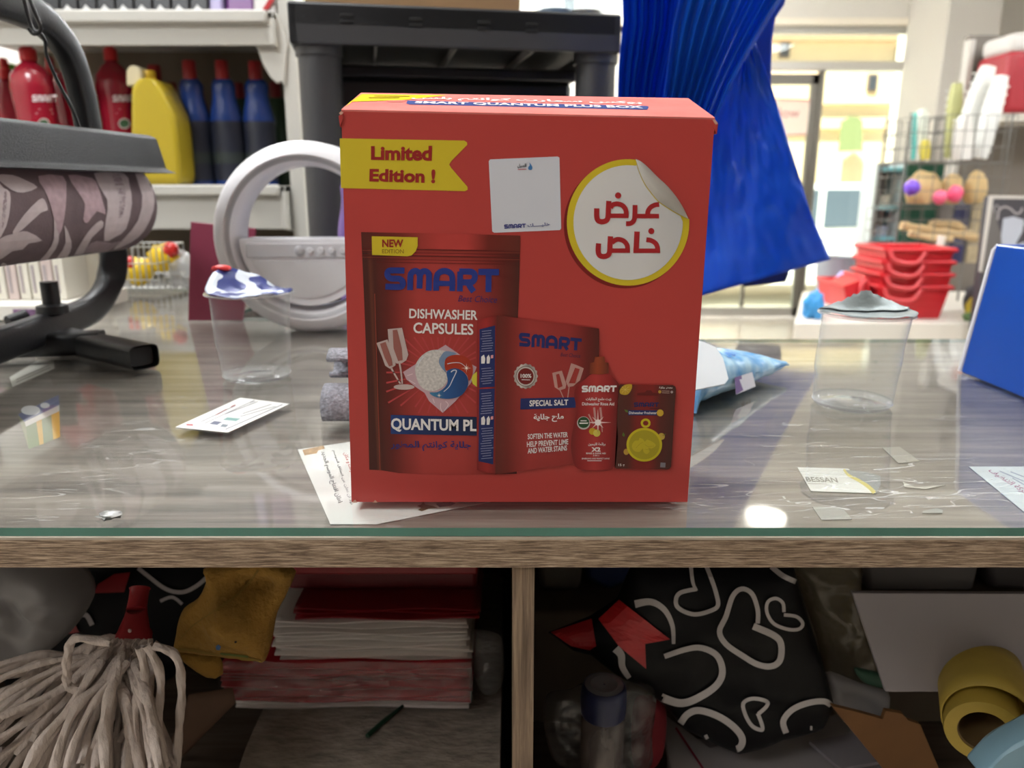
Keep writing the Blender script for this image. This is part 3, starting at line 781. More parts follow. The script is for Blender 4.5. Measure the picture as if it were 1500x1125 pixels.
# pouch picture
pouch = grad([(0,(74,34,27)),(.05,(70,32,26)),(.065,(98,50,36)),(.09,(76,32,26)),(.16,(96,32,26)),(.36,(168,58,53)),(.62,(168,58,53)),(.78,(142,46,41)),(.9,(100,34,28)),(1,(72,34,28))])
poly('pouch_picture', [(529,340),(645,342),(762,345),(761,400),(758.5,470),(757,560),(757,694),(651,695.5),(585,693),(557,688.5),(541,688),(538,560),(533,430)], FP, Z1, pouch, BX)
poly('pouch_header', [(529,340),(645,342),(762,345),(761.5,368),(645,366),(530,363)], FP, Z2, grad([(0,(84,36,28)),(.25,(120,40,30)),(.5,(182,62,57)),(.66,(182,62,57)),(.8,(110,36,28)),(1,(96,40,30))]), BX)
strokes('seal_line', [([(531,y0),(645,y0+2),(761,y0+4)], w_) for y0, w_ in ((364,1.6),(369,.9),(373.5,1.8),(379,.8))] + [([(552,384),(740,387)], 1.0)], FP, Z3, pm_((96,30,26)), BX, sm=0)
strokes('seal_shine', [([(531,y0),(645,y0+2),(761,y0+4)], .7) for y0 in (366.5,376.5)] + [([(557,689),(553,560),(549,430)], 1.0)], FP, Z3, pm_((150,66,52)), BX, sm=0)
poly('yellow_tag', [(544.8,346),(612,347.5),(612,360),(609,368),(603,374),(597,375.3),(545.3,373.3)], FP, Z4, YEL, BX)
text('lettering', 'NEW', (560,350.7,591,362), FP, Z5, DRED, BX, bold=.035)
text('lettering', 'EDITION', (560,365,591.4,371), FP, Z5, pm_((120,84,30)), BX, bold=-.005)
logo([(562.5,424),(730.5,428),(731,394),(563.5,391.5)], FP, Z3, pm_((38,54,130)), BX)
text('lettering', 'Best Choice', [(671,441.5),(728,443.5),(728.5,434),(671.5,432.5)], FP, Z3, pm_((48,40,100)), BX, bold=0, shear=.25)
text('lettering', 'DISHWASHER', [(599.5,466),(699.5,468.7),(699.8,454.5),(599.8,451.8)], FP, Z3, WHT, BX, bold=.022)
text('lettering', 'CAPSULES', [(605.5,488),(693.3,490.6),(693.6,474.5),(605.8,472)], FP, Z3, WHT, BX, bold=.022)
# burst
rnd = random.Random(3); rays = []
for i in range(34):
    a = math.radians(i*360/34 + rnd.uniform(-3,3)); L = rnd.uniform(62, 92); c, s = math.cos(a), math.sin(a)
    e = [645 + L*c, 545 + L*s*1.0]
    k = 1.0
    if e[0] > 697: k = min(k, (697-645)/(e[0]-645))
    if e[0] < 566: k = min(k, (566-645)/(e[0]-645))
    if e[1] > 605: k = min(k, 60/(e[1]-545))
    if e[1] < 494 and abs(c) < .8: k = min(k, max(.3, (494-545)/(e[1]-545)))
    rays.append(([(645+20*c, 545+20*s), (645 + L*k*c, 545 + L*k*s)], (1.0, 2.6)))
strokes('burst_rays', rays, FP, Z2, pm_((178,66,68)), BX, sm=0)
def c3(P): return [(530 + x/7.5, 470 + y/7.5) for x, y in P]
gls = pm_((188,168,164)); gl2 = pm_((150,92,84))
def flute(bowl, core, stem, base, par, z):
    poly('glass_picture', c3(bowl), FP, z, gls, par)
    poly('glass_picture_core', c3(core), FP, z+.0001, gl2, par)
    strokes('glass_stem', [(c3(stem), (2.6,2.2))], FP, z, gls, par)
    poly('glass_foot', c3(base), FP, z, gls, par)
flute([(160,243),(283,203),(330,330),(372,450),(370,490),(310,525),(258,492),(225,400)], [(200,250),(262,230),(330,420),(340,485),(300,500),(250,400)], [(325,520),(370,600),(425,690)], [(465+x, 728+y) for x,y in ell(0,0,10,6)], BX, Z2)
flute([(285,90),(443,75),(485,260),(512,370),(490,430),(440,465),(385,468),(340,430),(305,330)], [(340,100),(390,95),(440,300),(450,430),(400,440),(350,300)], [(415,465),(432,560),(445,690)], [(465+115*math.cos(a*.3), 725+30*math.sin(a*.3)) for a in range(21)], BX, Z3)
poly('capsule_film', c3([(455,560),(590,475),(760,360),(920,262),(1050,350),(1215,480),(1262,505),(1200,680),(1030,880),(890,1010),(740,880),(690,790),(600,730),(490,640)]), FP, Z3, pm_((190,158,166)), BX)
strokes('film_folds', [(c3(P), .9) for P in ([(870,900),(865,950),(885,1000)],[(920,880),(950,920),(905,985)],[(500,600),(560,580)],[(520,650),(590,690)],[(780,850),(800,900)])], FP, Z4, pm_((224,200,206)), BX)
poly('capsule_powder', c3([(588,500),(640,400),(730,332),(830,315),(920,328),(1000,350),(920,375),(862,400),(845,450),(880,520),(930,575),(942,640),(905,710),(830,757),(740,770),(650,720),(600,620)]), FP, Z4, mat((196,190,186), .6, var=.22, vs=700), BX, smooth=3)
poly('capsule_gel_pale', c3([(925,330),(1045,358),(965,385),(915,430),(908,500),(925,565),(872,505),(848,450),(865,392)]), FP, Z5, pm_((118,138,166)), BX, smooth=3)
poly('capsule_gel_orange', c3([(912,480),(925,410),(990,376),(1090,375),(1170,412),(1216,490),(1216,590),(1178,658),(1160,600),(1110,550),(1040,520),(985,525),(930,545)]), FP, Z5, pm_((160,52,30)), BX, smooth=3)
poly('capsule_gel_blue', c3([(932,560),(990,522),(1060,525),(1130,570),(1166,640),(1163,720),(1100,810),(1000,850),(890,850),(790,825),(745,785),(830,780),(910,730),(945,660)]), FP, Z5, grad([(0,(70,130,160)),(.4,(40,84,140)),(1,(30,60,110))]), BX, smooth=3)
strokes('gel_shine', [(c3([(980,560),(1010,540),(1040,550),(1000,640),(960,720),(900,775)]), (1.6,1.0)), (c3([(940,470),(1000,458),(1080,460),(1140,500)]), (1.2,.6)), (c3([(615,500),(640,440),(690,385)]), 1.0)], FP, Z5+.0001, pm_((206,206,216)), BX)
def star(cx, cy, r, par, z, n=8, m=None):
    P = [(cx + (r if i % 2 == 0 else r*.16) * (1 if i % 4 == 0 else .6 if i % 2 == 0 else 1) * math.cos(math.pi*i/n), cy + (r if i % 2 == 0 else r*.16) * (1 if i % 4 == 0 else .6 if i % 2 == 0 else 1) * math.sin(math.pi*i/n)) for i in range(2*n)]
    return poly('sparkle', P, FP, z, m or pm_((246,236,226)), par)
star(530+1150/7.5, 470+515/7.5, 7, BX, Z5+.0002); star(530+850/7.5, 470+815/7.5, 4.5, BX, Z5+.0002)
poly('lemon_picture', c3([(1266,555),(1220,590),(1205,640),(1220,690),(1266,725)]), FP, Z4, pm_((196,186,60)), BX)
poly('blue_band', [(572.6,607.5),(698.5,610.5),(698.5,638),(572.6,635.3)], FP, Z3, grad([(0,(36,62,120)),(.3,(26,44,92)),(1,(20,32,66))]), BX)
text('lettering', 'QUANTUM PL', [(573,632),(698,634.5),(698,614.5),(573,612)], FP, Z4, WHT, BX, bold=.03)
text('lettering', 'جلاية كوانتم المطور', [(572.5,660),(690,661),(690,646),(572.5,645)], FP, Z3, pm_((44,46,112)), BX, bold=.02)

# salt carton picture
poly('carton_picture_side', [(698.7,469),(727.6,461.3),(725.6,694.3),(698.7,687.6)], FP, Z5+.0001, grad([(0,(130,34,32)),(.5,(158,42,40)),(1,(110,32,28))]), BX)
poly('carton_picture_front', [(727.6,461.3),(877.2,481),(877.2,672),(839,679),(725.6,694.3)], FP, Z5+.0001, grad([(0,(92,38,30)),(.12,(112,36,30)),(.32,(158,53,49)),(.7,(148,48,45)),(.86,(104,32,28)),(1,(74,34,28))]), BX)
ZA, ZB, ZC = Z5+.0002, Z5+.00032, Z5+.00044
def c4(P): return [(700 + x/3.516, 440 + y/3.516) for x, y in P]
poly('side_text_panel', [(702.5,482),(725.3,476.5),(724.7,566),(702,567.5)], FP, ZA, NAVY, BX)
poly('side_text_panel', [(702,569.5),(724.7,568.5),(722.5,679.6),(701,675)], FP, ZA, NAVY, BX)
ln = []
rnd = random.Random(5)
for i in range(52):
    y = 484 + i*3.65
    if 515 < y < 536 or 562 < y < 575 or 605 < y < 626 or y > 673: continue
    a = 704 + rnd.uniform(0,3); b = 723 - rnd.uniform(0,4); ln.append(([(a, y+1), (b, y - .4)], .8))
strokes('fine_text_lines', ln, FP, ZB, pm_((150,152,176)), BX, sm=0)
for yy in (520, 609.5):
    poly('pictogram', [(705,yy+2),(709,yy-1),(711,yy+5),(710,yy+12),(705,yy+12)], FP, ZB, WHT, BX)
    poly('pictogram', [(713,yy+3),(716,yy-1),(718,yy+4),(717,yy+12),(713,yy+12)], FP, ZB, WHT, BX)
    poly('pictogram', [(719,yy),(722.5,yy-.6),(722.5,yy+4),(719,yy+4.6)], FP, ZB, pm_((220,150,150)), BX)
logo([(759.7,506.6),(851,513.4),(852.2,495.5),(760.2,486.6)], FP, ZA, pm_((34,42,98)), BX)
text('lettering', 'Best Choice', [(821,521.5),(850,523.8),(850,518),(821,516)], FP, ZA, pm_((60,36,70)), BX, bold=0, shear=.25)
poly('silver_badge', [(770 + (17.3 + .7*math.cos(16*a))*math.cos(a), 550.6 + (18 + .7*math.cos(16*a))*math.sin(a)) for a in [2*math.pi*i/96 for i in range(96)]], FP, ZA, grad([(0,(150,138,132)),(.3,(206,198,190)),(.6,(140,126,120)),(1,(186,176,170))]), BX)
poly('badge_ring', ell(770,550.6,14.4,15), FP, ZB, pm_((104,90,86)), BX)
poly('badge_ring', ell(770,550.6,13.4,14), FP, ZB+.0001, pm_((196,186,180)), BX)
poly('badge_centre', ell(770,550.6,11.6,12), FP, ZC, pm_((112,30,28)), BX)
text('lettering', '100%', (762.6,547,778.3,552.8), FP, ZC+.0001, WHT, BX, bold=.03)
strokes('fine_text_lines', [([(764,555.5),(776.5,555.8)], 1.0)], FP, ZC+.0001, WHT, BX, sm=0)
def flute4(P, core, stem, z):
    poly('glass_picture', c4(P), FP, z, pm_((184,140,132)), BX); poly('glass_picture_core', c4(core), FP, z+.0001, pm_((152,52,46)), BX)
    strokes('glass_stem', [(c4(stem), 1.4)], FP, z, pm_((184,140,132)), BX)
flute4([(383,372),(432,360),(455,430),(450,452),(420,462),(395,445)], [(402,380),(418,376),(436,440),(412,450)], [(422,458),(440,500)], ZA)
flute4([(480,322),(505,330),(545,348),(525,410),(490,440),(465,445),(452,415)], [(500,345),(524,352),(500,425),(468,425)], [(470,440),(462,500)], ZA)
poly('blue_band', [(762.6,583),(843,581.4),(843,596.6),(762,599.3)], FP, ZA, NAVY, BX)
text('lettering', 'SPECIAL SALT', [(775.5,594.8),(832,592.8),(832.2,584.5),(775.7,585.8)], FP, ZB, WHT, BX, bold=.025)
text('lettering', 'ملح جلاية', [(781.6,618.5),(825.7,616.8),(825.7,604.8),(781.6,605.8)], FP, ZA, WHT, BX, bold=.03)
for s_, q in (('SOFTEN THE WATER', [(773,643),(831.7,639.7),(831.7,632.2),(773,635.2)]), ('HELP PREVENT LIME', [(771.8,654.3),(832.2,650.2),(832.2,642.6),(771.8,646.4)]), ('AND WATER STAINS', [(773,664),(830.4,659.2),(830.4,651.6),(773,656)])):
    text('lettering', s_, q, FP, ZA, WHT, BX, bold=.02)
# bottle picture
poly('bottle_picture', [(868,547),(890,547),(904,559),(906.5,570),(903,595),(903,615),(905,640),(902.5,668),(900,683),(886,687.5),(855,687.5),(842.5,682),(837,662),(837,640),(843,610),(845,597),(841,580),(844,566),(858,554)], FP, ZB, grad([(0,(110,30,28)),(.2,(140,34,34)),(.5,(172,54,52)),(.8,(140,34,34)),(1,(96,28,26))]), BX, smooth=3)
poly('bottle_cap_picture', [(864,531),(870,530),(871,522),(885,522),(886,530),(891,531),(891.5,546),(880,548),(863,547)], FP, ZC, grad([(0,(104,44,26)),(.4,(150,66,36)),(1,(100,40,26))]), BX)
logo([(851.6,573.8),(902.5,573.2),(903,564),(852,564.2)], FP, ZC, WHT, BX)
text('lettering', 'زيت ملمع الجلايات', (858,581.5,895,587.5), FP, ZC, WHT, BX, bold=.02)
text('lettering', 'Dishwasher Rinse Aid', (852.5,588.6,899.3,593.2), FP, ZC, WHT, BX, bold=.015)
strokes('glass_picture', [([(870,596),(872,615)], 3), ([(879,596),(881,614)], 3), ([(862,606),(869,620)], 2), ([(876,618),(876,632)], 1.4), ([(880,614),(882,632)], 1.2)], FP, ZC, pm_((190,140,134)), BX, sm=0)
star(875.5, 618, 20, BX, ZC+.0001, 8, pm_((226,190,186))); poly('burst_core', ell(875.5,618,4.5,4.5,16), FP, ZC+.0002, pm_((240,226,224)), BX)
poly('green_badge', ell(854.6,618.8,9.6,9.6), FP, ZC, pm_((190,182,176)), BX); poly('green_badge_face', ell(854.6,618,8.3,8), FP, ZC+.0001, pm_((44,78,44)), BX)
strokes('fine_text_lines', [([(850,615.5),(859,615.5)], 1.4), ([(848.5,619),(861,619)], 1.8)], FP, ZC+.0002, WHT, BX, sm=0)
poly('lemon_picture', ell(867.5,631,5,5,18), FP, ZC, pm_((190,156,40)), BX); poly('lemon_picture', ell(873.8,633.5,5.3,5.3,18), FP, ZC+.0001, pm_((204,186,84)), BX)
text('lettering', 'برائحة الليمون', (861.5,647.5,886.5,652.5), FP, ZC, WHT, BX, bold=.02)
text('lettering', 'X2', (866,654.3,879.3,660.7), FP, ZC, WHT, BX, bold=.05)
text('lettering', 'RINSE & SHINE AID', (858.5,662,887,664.4), FP, ZC, WHT, BX, bold=.02); text('lettering', '3 IN 1', (868.5,665.3,877,667.4), FP, ZC, WHT, BX, bold=.02)
text('lettering', 'SPARKLING AND PERFECT SHINE', (852,669.8,892.5,672), FP, ZC, WHT, BX, bold=.01)
strokes('fine_text_lines', [([(860,674),(881,674)], .9)], FP, ZC, WHT, BX, sm=0)
# freshener card picture
poly('freshener_card_picture', [(907.5,562.5),(985,563.5),(989,566),(989.5,570),(982.5,683),(980,686),(976,686.8),(903,685.5),(900.5,684),(900.3,680),(906,566)], FP, ZB, grad([(0,(78,40,32)),(.22,(84,38,30)),(.36,(122,34,30)),(.6,(128,34,30)),(.76,(86,36,30)),(1,(70,38,32))]), BX)
poly('hang_hole_picture', [(933,575),(944,574),(947,571),(953,571),(956,574.5),(964,575.5),(964,579),(933,578.5)], FP, ZC, pm_((96,28,26)), BX)
poly('lemon_picture', [(907.5,571),(914,563.5),(925,562.5),(924,571),(918,577.5),(909,576.5)], FP, ZC, pm_((188,152,44)), BX, smooth=3)
strokes('lemon_segments', [([(915.5,570),(915.5+7*math.cos(a),570+6*math.sin(a))], .5) for a in [i*math.pi/4 for i in range(8)]], FP, ZC+.0001, pm_((214,190,100)), BX, sm=0)
text('lettering', 'معطر جلاية', (965,565.5,984.5,569.3), FP, ZC, WHT, BX, bold=.02)
poly('tiny_badge', ell(966,573.2,2.3,2.4,14), FP, ZC, pm_((190,150,60)), BX); strokes('fine_text_lines', [([(969,572),(980,572.4)], .9), ([(969,574.6),(980,575)], .9)], FP, ZC, pm_((180,150,140)), BX, sm=0); poly('tiny_badge', ell(983.5,573.6,1.9,1.9,14), FP, ZC, pm_((170,160,160)), BX)
logo((928,588.7,964.8,595.2), FP, ZC, pm_((30,38,88)), BX)
strokes('red_line', [([(951,597.6),(965,597.8)], .7)], FP, ZC, pm_((60,30,50)), BX, sm=0)
poly('blue_band', [(920,600),(962.5,600.3),(962,607.8),(919.5,607.6)], FP, ZC, NAVY, BX)
text('lettering', 'Dishwasher Freshener', (921,602,961.5,605.8), FP, ZC+.0001, WHT, BX, bold=.015)
poly('lemon_picture', ell(966.5,604,5,5,18), FP, ZC+.0001, pm_((196,160,50)), BX)
for P in ([(914,599),(919,600),(920,604),(916,602.5)], [(912.5,632),(915,636),(914,639),(911,637)], [(969,637),(975,634),(973,638)]): poly('leaf_picture', P, FP, ZC, pm_((84,110,40)), BX)
poly('lemon_picture', ell(968.5,638.5,5,5,18), FP, ZC, pm_((190,160,70)), BX); poly('lemon_picture', ell(917,661,4,4.5,18), FP, ZC, pm_((180,140,60)), BX)
yl1, yl2, yl3 = pm_((196,178,34)), pm_((164,150,34)), pm_((186,168,40))
strokes('freshener_ring', [(ell(945.3,619,5.6,5.2,24)+[(950.9,619)], 3.2)], FP, ZC+.0001, yl1, BX, sm=0)
poly('freshener_disc', ell(943.3,650.5,26,24.6,44), FP, ZC+.0001, yl1, BX); poly('freshener_disc_centre', ell(943.3,650.5,22.5,21.3,40), FP, ZC+.0002, yl2, BX)
poly('freshener_lemons', [(925,652),(929,645),(935,644),(936,640.5),(941,642),(944,646),(947,643),(951,644),(958,648),(960,652),(954,656),(949,655),(951,660),(947,664),(942,661),(941,656),(936,661),(928,659)], FP, ZC+.0003, yl3, BX, smooth=3)
strokes('lemon_shading', [([(931,655),(937,649),(941,647)], .7), ([(944,650),(949,653),(957,652)], .7), ([(945,657),(950,658)], .6)], FP, ZC+.0004, yl2, BX)
text('lettering', '15 g', (905.5,678.5,914.5,682.8), FP, ZC, WHT, BX, bold=.02)
poly('tiny_badge', [(967,676.5),(974.5,677),(974,684),(966.5,683.5)], FP, ZC, pm_((130,124,130)), BX)

# printing on the lid
tn = up.copy(); tp = tl + up*.0009
_lb = bvh_of(lid)
def LP(x, y, l=0.0):
    q = _lb(x, y, 0.0)
    return (q if q is not None else PP(x, y, tp, tn)) + up*(l*2)
poly('yellow_corner', [(530,138.3),(655,140),(590,147),(513,149.5),(506,157)], LP, .0001, mat((208,188,52), .8, spec=0.0), BX)
strokes('lid_small_text', [([(548,141.5),(600,142)], .8), ([(540,144),(585,144)], .8)], LP, .0002, mat((150,120,40), .8, spec=0.0), BX, sm=0)
poly('pale_blotches', [(566,147.5),(600,147),(588,150),(568,149.5)], LP, .0001, mat((206,120,112), .8, spec=0.0), BX)
poly('blue_band', [(597,147.8),(947,155.6),(950.5,157),(948,161.2),(600,153.5),(595,152)], LP, .0001, mat((70,82,132), .8, spec=0.0), BX)
text('lettering', 'SMART QUANTUM PLUS BOX', [(607,152.6),(943,160.2),(940,156.2),(609,149)], LP, .0002, mat((226,222,226), .8, spec=0.0), BX, bold=.03)
text('lettering', 'بوكس سمارت كوانتم بلس', [(601,146.8),(943,154.8),(938,149.5),(605,142)], LP, .0002, mat((228,214,214), .8, spec=0.0), BX, bold=.03)
# ================================================================== THINGS ON AND UNDER THE GLASS
PAP = -.0048      # papers lie between worktop and glass
def sheet_on(name, pts, z, t, m, parent=None):
    return obj(name, MB().prism([PZ(x, y, z) for x, y in pts], (0,0,t)), m, parent)
paper = mat((226,226,222), .7, var=.03, vs=20)
fl = thing('flyer', PZ(560, 720, PAP), 'white flyer with Arabic lettering slid partly beneath the red box', 'paper')
sheet_on('sheet', [(436,659),(620,632),(790,722),(690,741),(552,768.5),(484,768.5)], PAP-.0004, .0003, paper, fl)
fz = plane_z(PAP+.00002)
ink = pm_((66,64,66)); ink_r = pm_((186,70,62))
text('lettering', 'إعلان افتتاح الموسم الجديد'.replace('إ','ا'), [(468,662),(492,738),(502,735),(476,660)][0:4], fz, 0, ink, fl, bold=.02)
text('lettering', 'نود ان نعلن عن انطلاق الموسم', [(486,660),(512,740),(518,738),(491,659)], fz, 0, ink, fl, bold=.01)
text('lettering', 'وقت و مكان', [(502,664),(512,692),(520,690),(508,662)], fz, 0, ink_r, fl, bold=.02)
poly('printed_crest', [(443,659),(474,652.5),(476,657),(466,660),(464,664),(446,667)], fz, 0, mat((176,138,92), .6, var=.3, vs=300), fl)
poly('printed_flower', [(611,741),(617,739),(620,735),(623,739),(634,741),(641,744),(628,745),(618,749),(612,747),(617,744)], fz, 0, pm_((92,84,52)), fl)
poly('printed_flower', [(638,738),(655,734),(668,737),(660,741),(644,743)], fz, 0, pm_((52,68,96)), fl)
def card(name, pts, z, label, lines, logo_=None, base=(224,224,220)):
    c = thing(name, PZ(*pts[0], z), label, 'card')
    sheet_on('card', pts, z, .0003, mat(base, .6), c)
    pz = plane_z(z+.00034)
    for col, L in lines: strokes('printed_lines', [([a, b], w_) for a, b, w_ in L], pz, 0, pm_(col), c, sm=0)
    return c, pz
# white business card on the glass
bc, pz = card('business_card', [(257,626),(334,634),(424,592),(352,583)], .0004, 'white business card with red and black print lying alone on the glass', [
    ((170,90,96), [((273,622),(283,622.5),3), ((316,608),(332,599.5),1.8), ((338,596),(345,593),1.6)]),
    ((120,122,130), [((294,618),(345,594),1.2),((300,620),(372,586.5),1.0),((330,606.5),(378,588),1.2),((355,606),(398,592),1.2),((352,610),(404,595),1.1),((330,629),(414,592.5),1.5),((366,590),(374,587),1)])])
poly('printed_square', [(306,621),(318,622.5),(326,618),(314,616.5)], pz, 0, pm_((92,98,120)), bc)
poly('printed_square', [(326,615),(346,617),(353,613),(333,611)], pz, 0, pm_((110,150,146)), bc)
poly('printed_square', [(322,625),(331,626),(335,622),(326,621)], pz, 0, pm_((110,120,130)), bc)
# calling card under the glass below the right cup
c2, pz = card('calling_card', [(1168,685),(1242,687),(1266,705),(1283,723),(1188,720)], PAP-.0003, 'white and grey business card with a yellow swoosh beneath the glass', [])
poly('grey_field', [(1235,688),(1262,690),(1290,697),(1290,710),(1284,722),(1276,712),(1258,704),(1242,698)], pz, 0, pm_((140,142,144)), c2)
strokes('yellow_swoosh', [([(1236,687.5),(1243,696),(1258,704),(1272,713),(1281,722)], (3,6))], pz, .00005, pm_((206,192,96)), c2)
text('lettering', 'BESSAN', [(1182,705.5),(1228,707),(1225,699.5),(1179,698.5)], pz, .00002, pm_((120,116,104)), c2, bold=.02)
strokes('printed_lines', [([(1183,708.5),(1212,709)], .8)], pz, .00002, pm_((150,146,130)), c2, sm=0)
# leaflet at the right edge
c3_, pz = card('leaflet', [(1419,684),(1560,684),(1560,760),(1500,750)], PAP-.0003, 'white leaflet with red Arabic heading under the glass below the blue bin', [
    ((150,152,158), [((1464,690),(1500,705),1.6),((1480,691),(1520,706),1.6),((1483,700),(1500,710),1.6)])], base=(206,212,208))
text('lettering', 'شركة التنظيف', [(1444,690),(1503,727),(1511,722),(1456,687)], pz, .00002, pm_((150,60,78)), c3_, bold=.02)
# cards at the left
c4_, pz = card('price_card', [(14,553),(18,567),(80,540),(79,529),(57,527)], PAP-.0003, 'small white printed card under the glass beside the black stand', [((150,146,140), [((24,556),(72,535),1.6),((24,560),(74,538),1.4)])], base=(214,210,202))
c5_, pz = card('reflection_card', [(26,607),(86,578),(88,640),(42,658)], PAP-.0003, 'blue-topped striped card under the glass, painted as the reflection of a package', [], base=(150,150,120))  # reflection of a package, painted as a flat striped card
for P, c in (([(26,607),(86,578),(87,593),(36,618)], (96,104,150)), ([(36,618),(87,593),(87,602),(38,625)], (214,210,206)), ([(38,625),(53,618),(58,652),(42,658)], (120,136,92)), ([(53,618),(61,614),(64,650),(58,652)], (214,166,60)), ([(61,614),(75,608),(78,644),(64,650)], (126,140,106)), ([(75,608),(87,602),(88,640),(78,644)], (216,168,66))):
    poly('reflected_stripe', P, pz, 0, pm_(c), c5_)
poly('reflected_oval', ell(45,601,14,7,24), pz, .00004, pm_((232,234,238)), c5_); poly('reflected_oval', ell(66,594,7,4,18), pz, .00004, pm_((224,226,230)), c5_)
# bits of tape and foil
def bit(pts, z, m, label, cat='tape', h=.0003): return tag(sheet_on('tape_scrap', pts, z, h, m), label, cat)
tp_m = mat((150,150,146), .35)
bit([(1190,743),(1233,744),(1248,761),(1203,762)], PAP-.0003, tp_m, 'larger grey tape scrap stuck under the glass near its front edge')
bit([(1352,749),(1372,745),(1381,748),(1380,752),(1351,752)], PAP-.0003, tp_m, 'narrow grey tape scrap under the glass near its front edge')
bit([(1292,656),(1318,655),(1347,676),(1316,679)], PAP-.0003, mat((168,164,156), .3), 'pale strip of clear tape under the glass beside the right cup')
bit([(1322,706),(1340,714),(1385,711),(1356,717),(1325,714)], PAP-.0003, mat((196,192,184), .25), 'crinkled clear tape scrap under the glass beyond the swoosh card')
fo = MB().ball(PZ(160,755,.002), (.0065,.005,.002), 12, 7, wob=.6, seed=3)
tag(obj('foil_scrap', fo, mat((150,150,148), .4, metal=.5), None, smooth=True), 'small crumpled silver foil scrap on the glass near its front edge', 'scrap')

# ------------------------------------------------------------------ water cups
cup_m = clear((250,251,251), .08, 1.18, bump=.5, bs=55, haze=.05, hazec=(235,235,235), edge=.35)
rim_m = clear((246,248,248), .06, 1.35, haze=.22, hazec=(240,240,240), edge=.2)
def water_cup(cx, cyb, R, r, h, label, lean, seed):
    b = PZ(cx, cyb, .0003)
    t = thing('water_cup', b, label, 'cup', None)
    def wob(a, z): return 1 + .018*math.sin(3*a+seed+z*60)*min(1, z/.03) + .012*noise.noise(Vector((math.cos(a)*3, math.sin(a)*3, z*60+seed)))
    prof = [(.001,.003),(r*.55,.003),(r*.6,.0015),(r*.93,.0),(r,.003),(r*1.01,.006)]
    for k in range(1, 9): prof.append((r*1.01+(R-r*1.01)*k/8*.985 + (.0008 if k in (3,4) else 0), .006+(h-.006)*k/8))
    mb = MB().lathe(prof, b, 40, wob=wob)
    for v in mb.v:                           # slight lean
        q = (v.z - b.z)/h; v.x += lean*q
    obj('cup_wall', mb, cup_m, t, smooth=True)
    rm = MB().lathe([(R*.98,h-.001),(R*1.03,h+.001),(R*1.10,h+.0006),(R*1.11,h-.0008),(R*1.04,h-.0014),(R*.98,h-.0022)], b + Vector((lean,0,0)), 40)
    obj('rim', rm, rim_m, t, smooth=True)
    bs_ = MB().lathe([(r*.9,.0006),(r*1.0,.0025),(r*1.03,.004),(r*.98,.006)], b, 40)
    obj('base_ring', bs_, rim_m, t, smooth=True)
    return t, b + Vector((lean, 0, h))
tA, ca = water_cup(377, 552, .0375, .0315, .083, 'clear plastic water cup with blue and white foil lid half peeled', -.001, 1.0)
tB, cb = water_cup(1247, 592, .0345, .0315, .079, 'empty clear plastic water cup with a creased silver foil lid', .004, 4.0)
# foil lid A: printed, lifted and folded at the left back
def lidA(u, v):
    a = 2*math.pi*u; rr = .0405*v; x, y = rr*math.cos(a), rr*math.sin(a)
    z = .0012 + .0012*math.sin(5*a)*v
    l = max(0, (-x*.8 + y*.55)/.0405); z += .021*l*l + .002*noise.noise(Vector((x*90,y*90,2)))
    return ca + Vector((x + .006*l*l, y, z))
foil = bpy.data.materials.new('printed_foil'); foil.use_nodes = True
nt = foil.node_tree; b_ = nt.nodes['Principled BSDF']; b_.inputs['Roughness'].default_value = .3; b_.inputs['Metallic'].default_value = .15
tc = nt.nodes.new('ShaderNodeTexCoord'); n1 = nt.nodes.new('ShaderNodeTexNoise'); n1.inputs['Scale'].default_value = 42; n1.inputs['Detail'].default_value = 1
r1 = nt.nodes.new('ShaderNodeValToRGB'); r1.color_ramp.interpolation = 'CONSTANT'
for e, p_, c_ in zip([r1.color_ramp.elements[0], r1.color_ramp.elements[1], r1.color_ramp.elements.new(.58)], (0,.45,.56), ((44,56,120),(70,90,150),(206,214,226))): e.position = p_; e.color = lin(c_)
nt.links.new(tc.outputs['Object'], n1.inputs['Vector']); nt.links.new(n1.outputs[0], r1.inputs[0]); nt.links.new(r1.outputs[0], b_.inputs['Base Color'])
obj('foil_lid', MB().grid(lidA, 40, 8), foil, tA, smooth=True, solid=.0003)
tabc = ca + Vector((-.032, .02, .021))
obj('lid_tab', MB().ball(tabc, (.010,.006,.003), 14, 8, wob=.3, seed=2), mat((204,46,48), .35), tA, smooth=True)
def lidB(u, v):
    a = 2*math.pi*u; rr = .0385*v; x, y = rr*math.cos(a), rr*math.sin(a)
    yy = y if y < .006 else .006 - (y-.006)*.55            # folded forward over itself
    ridge = max(0, 1 - abs(x)/.036)
    z = .002 + (max(0, .012 - abs(yy-.008))*1.1 if ridge > 0 else 0)*ridge*1.45 + .0016*noise.noise(Vector((x*80,yy*80,5)))
    if y >= .006: z += .0016
    return cb + Vector((x, yy, z))
obj('foil_lid', MB().grid(lidB, 44, 10), mat((128,138,140), .42, metal=.3, bump=.3, bs=180), tB, smooth=True, solid=.0003)
drops = [(1320-0,0)]
for k, (px_, py_, r_) in enumerate(((1282,530,.0016),(1279,546,.0012),(1279,556,.0008),(1296,505,.001))):
    P = PY(px_, py_, cb.y - .031); obj('water_drop', MB().ball(P, r_, 10, 6), clear((250,252,252), .0, 1.6), tB, smooth=True)

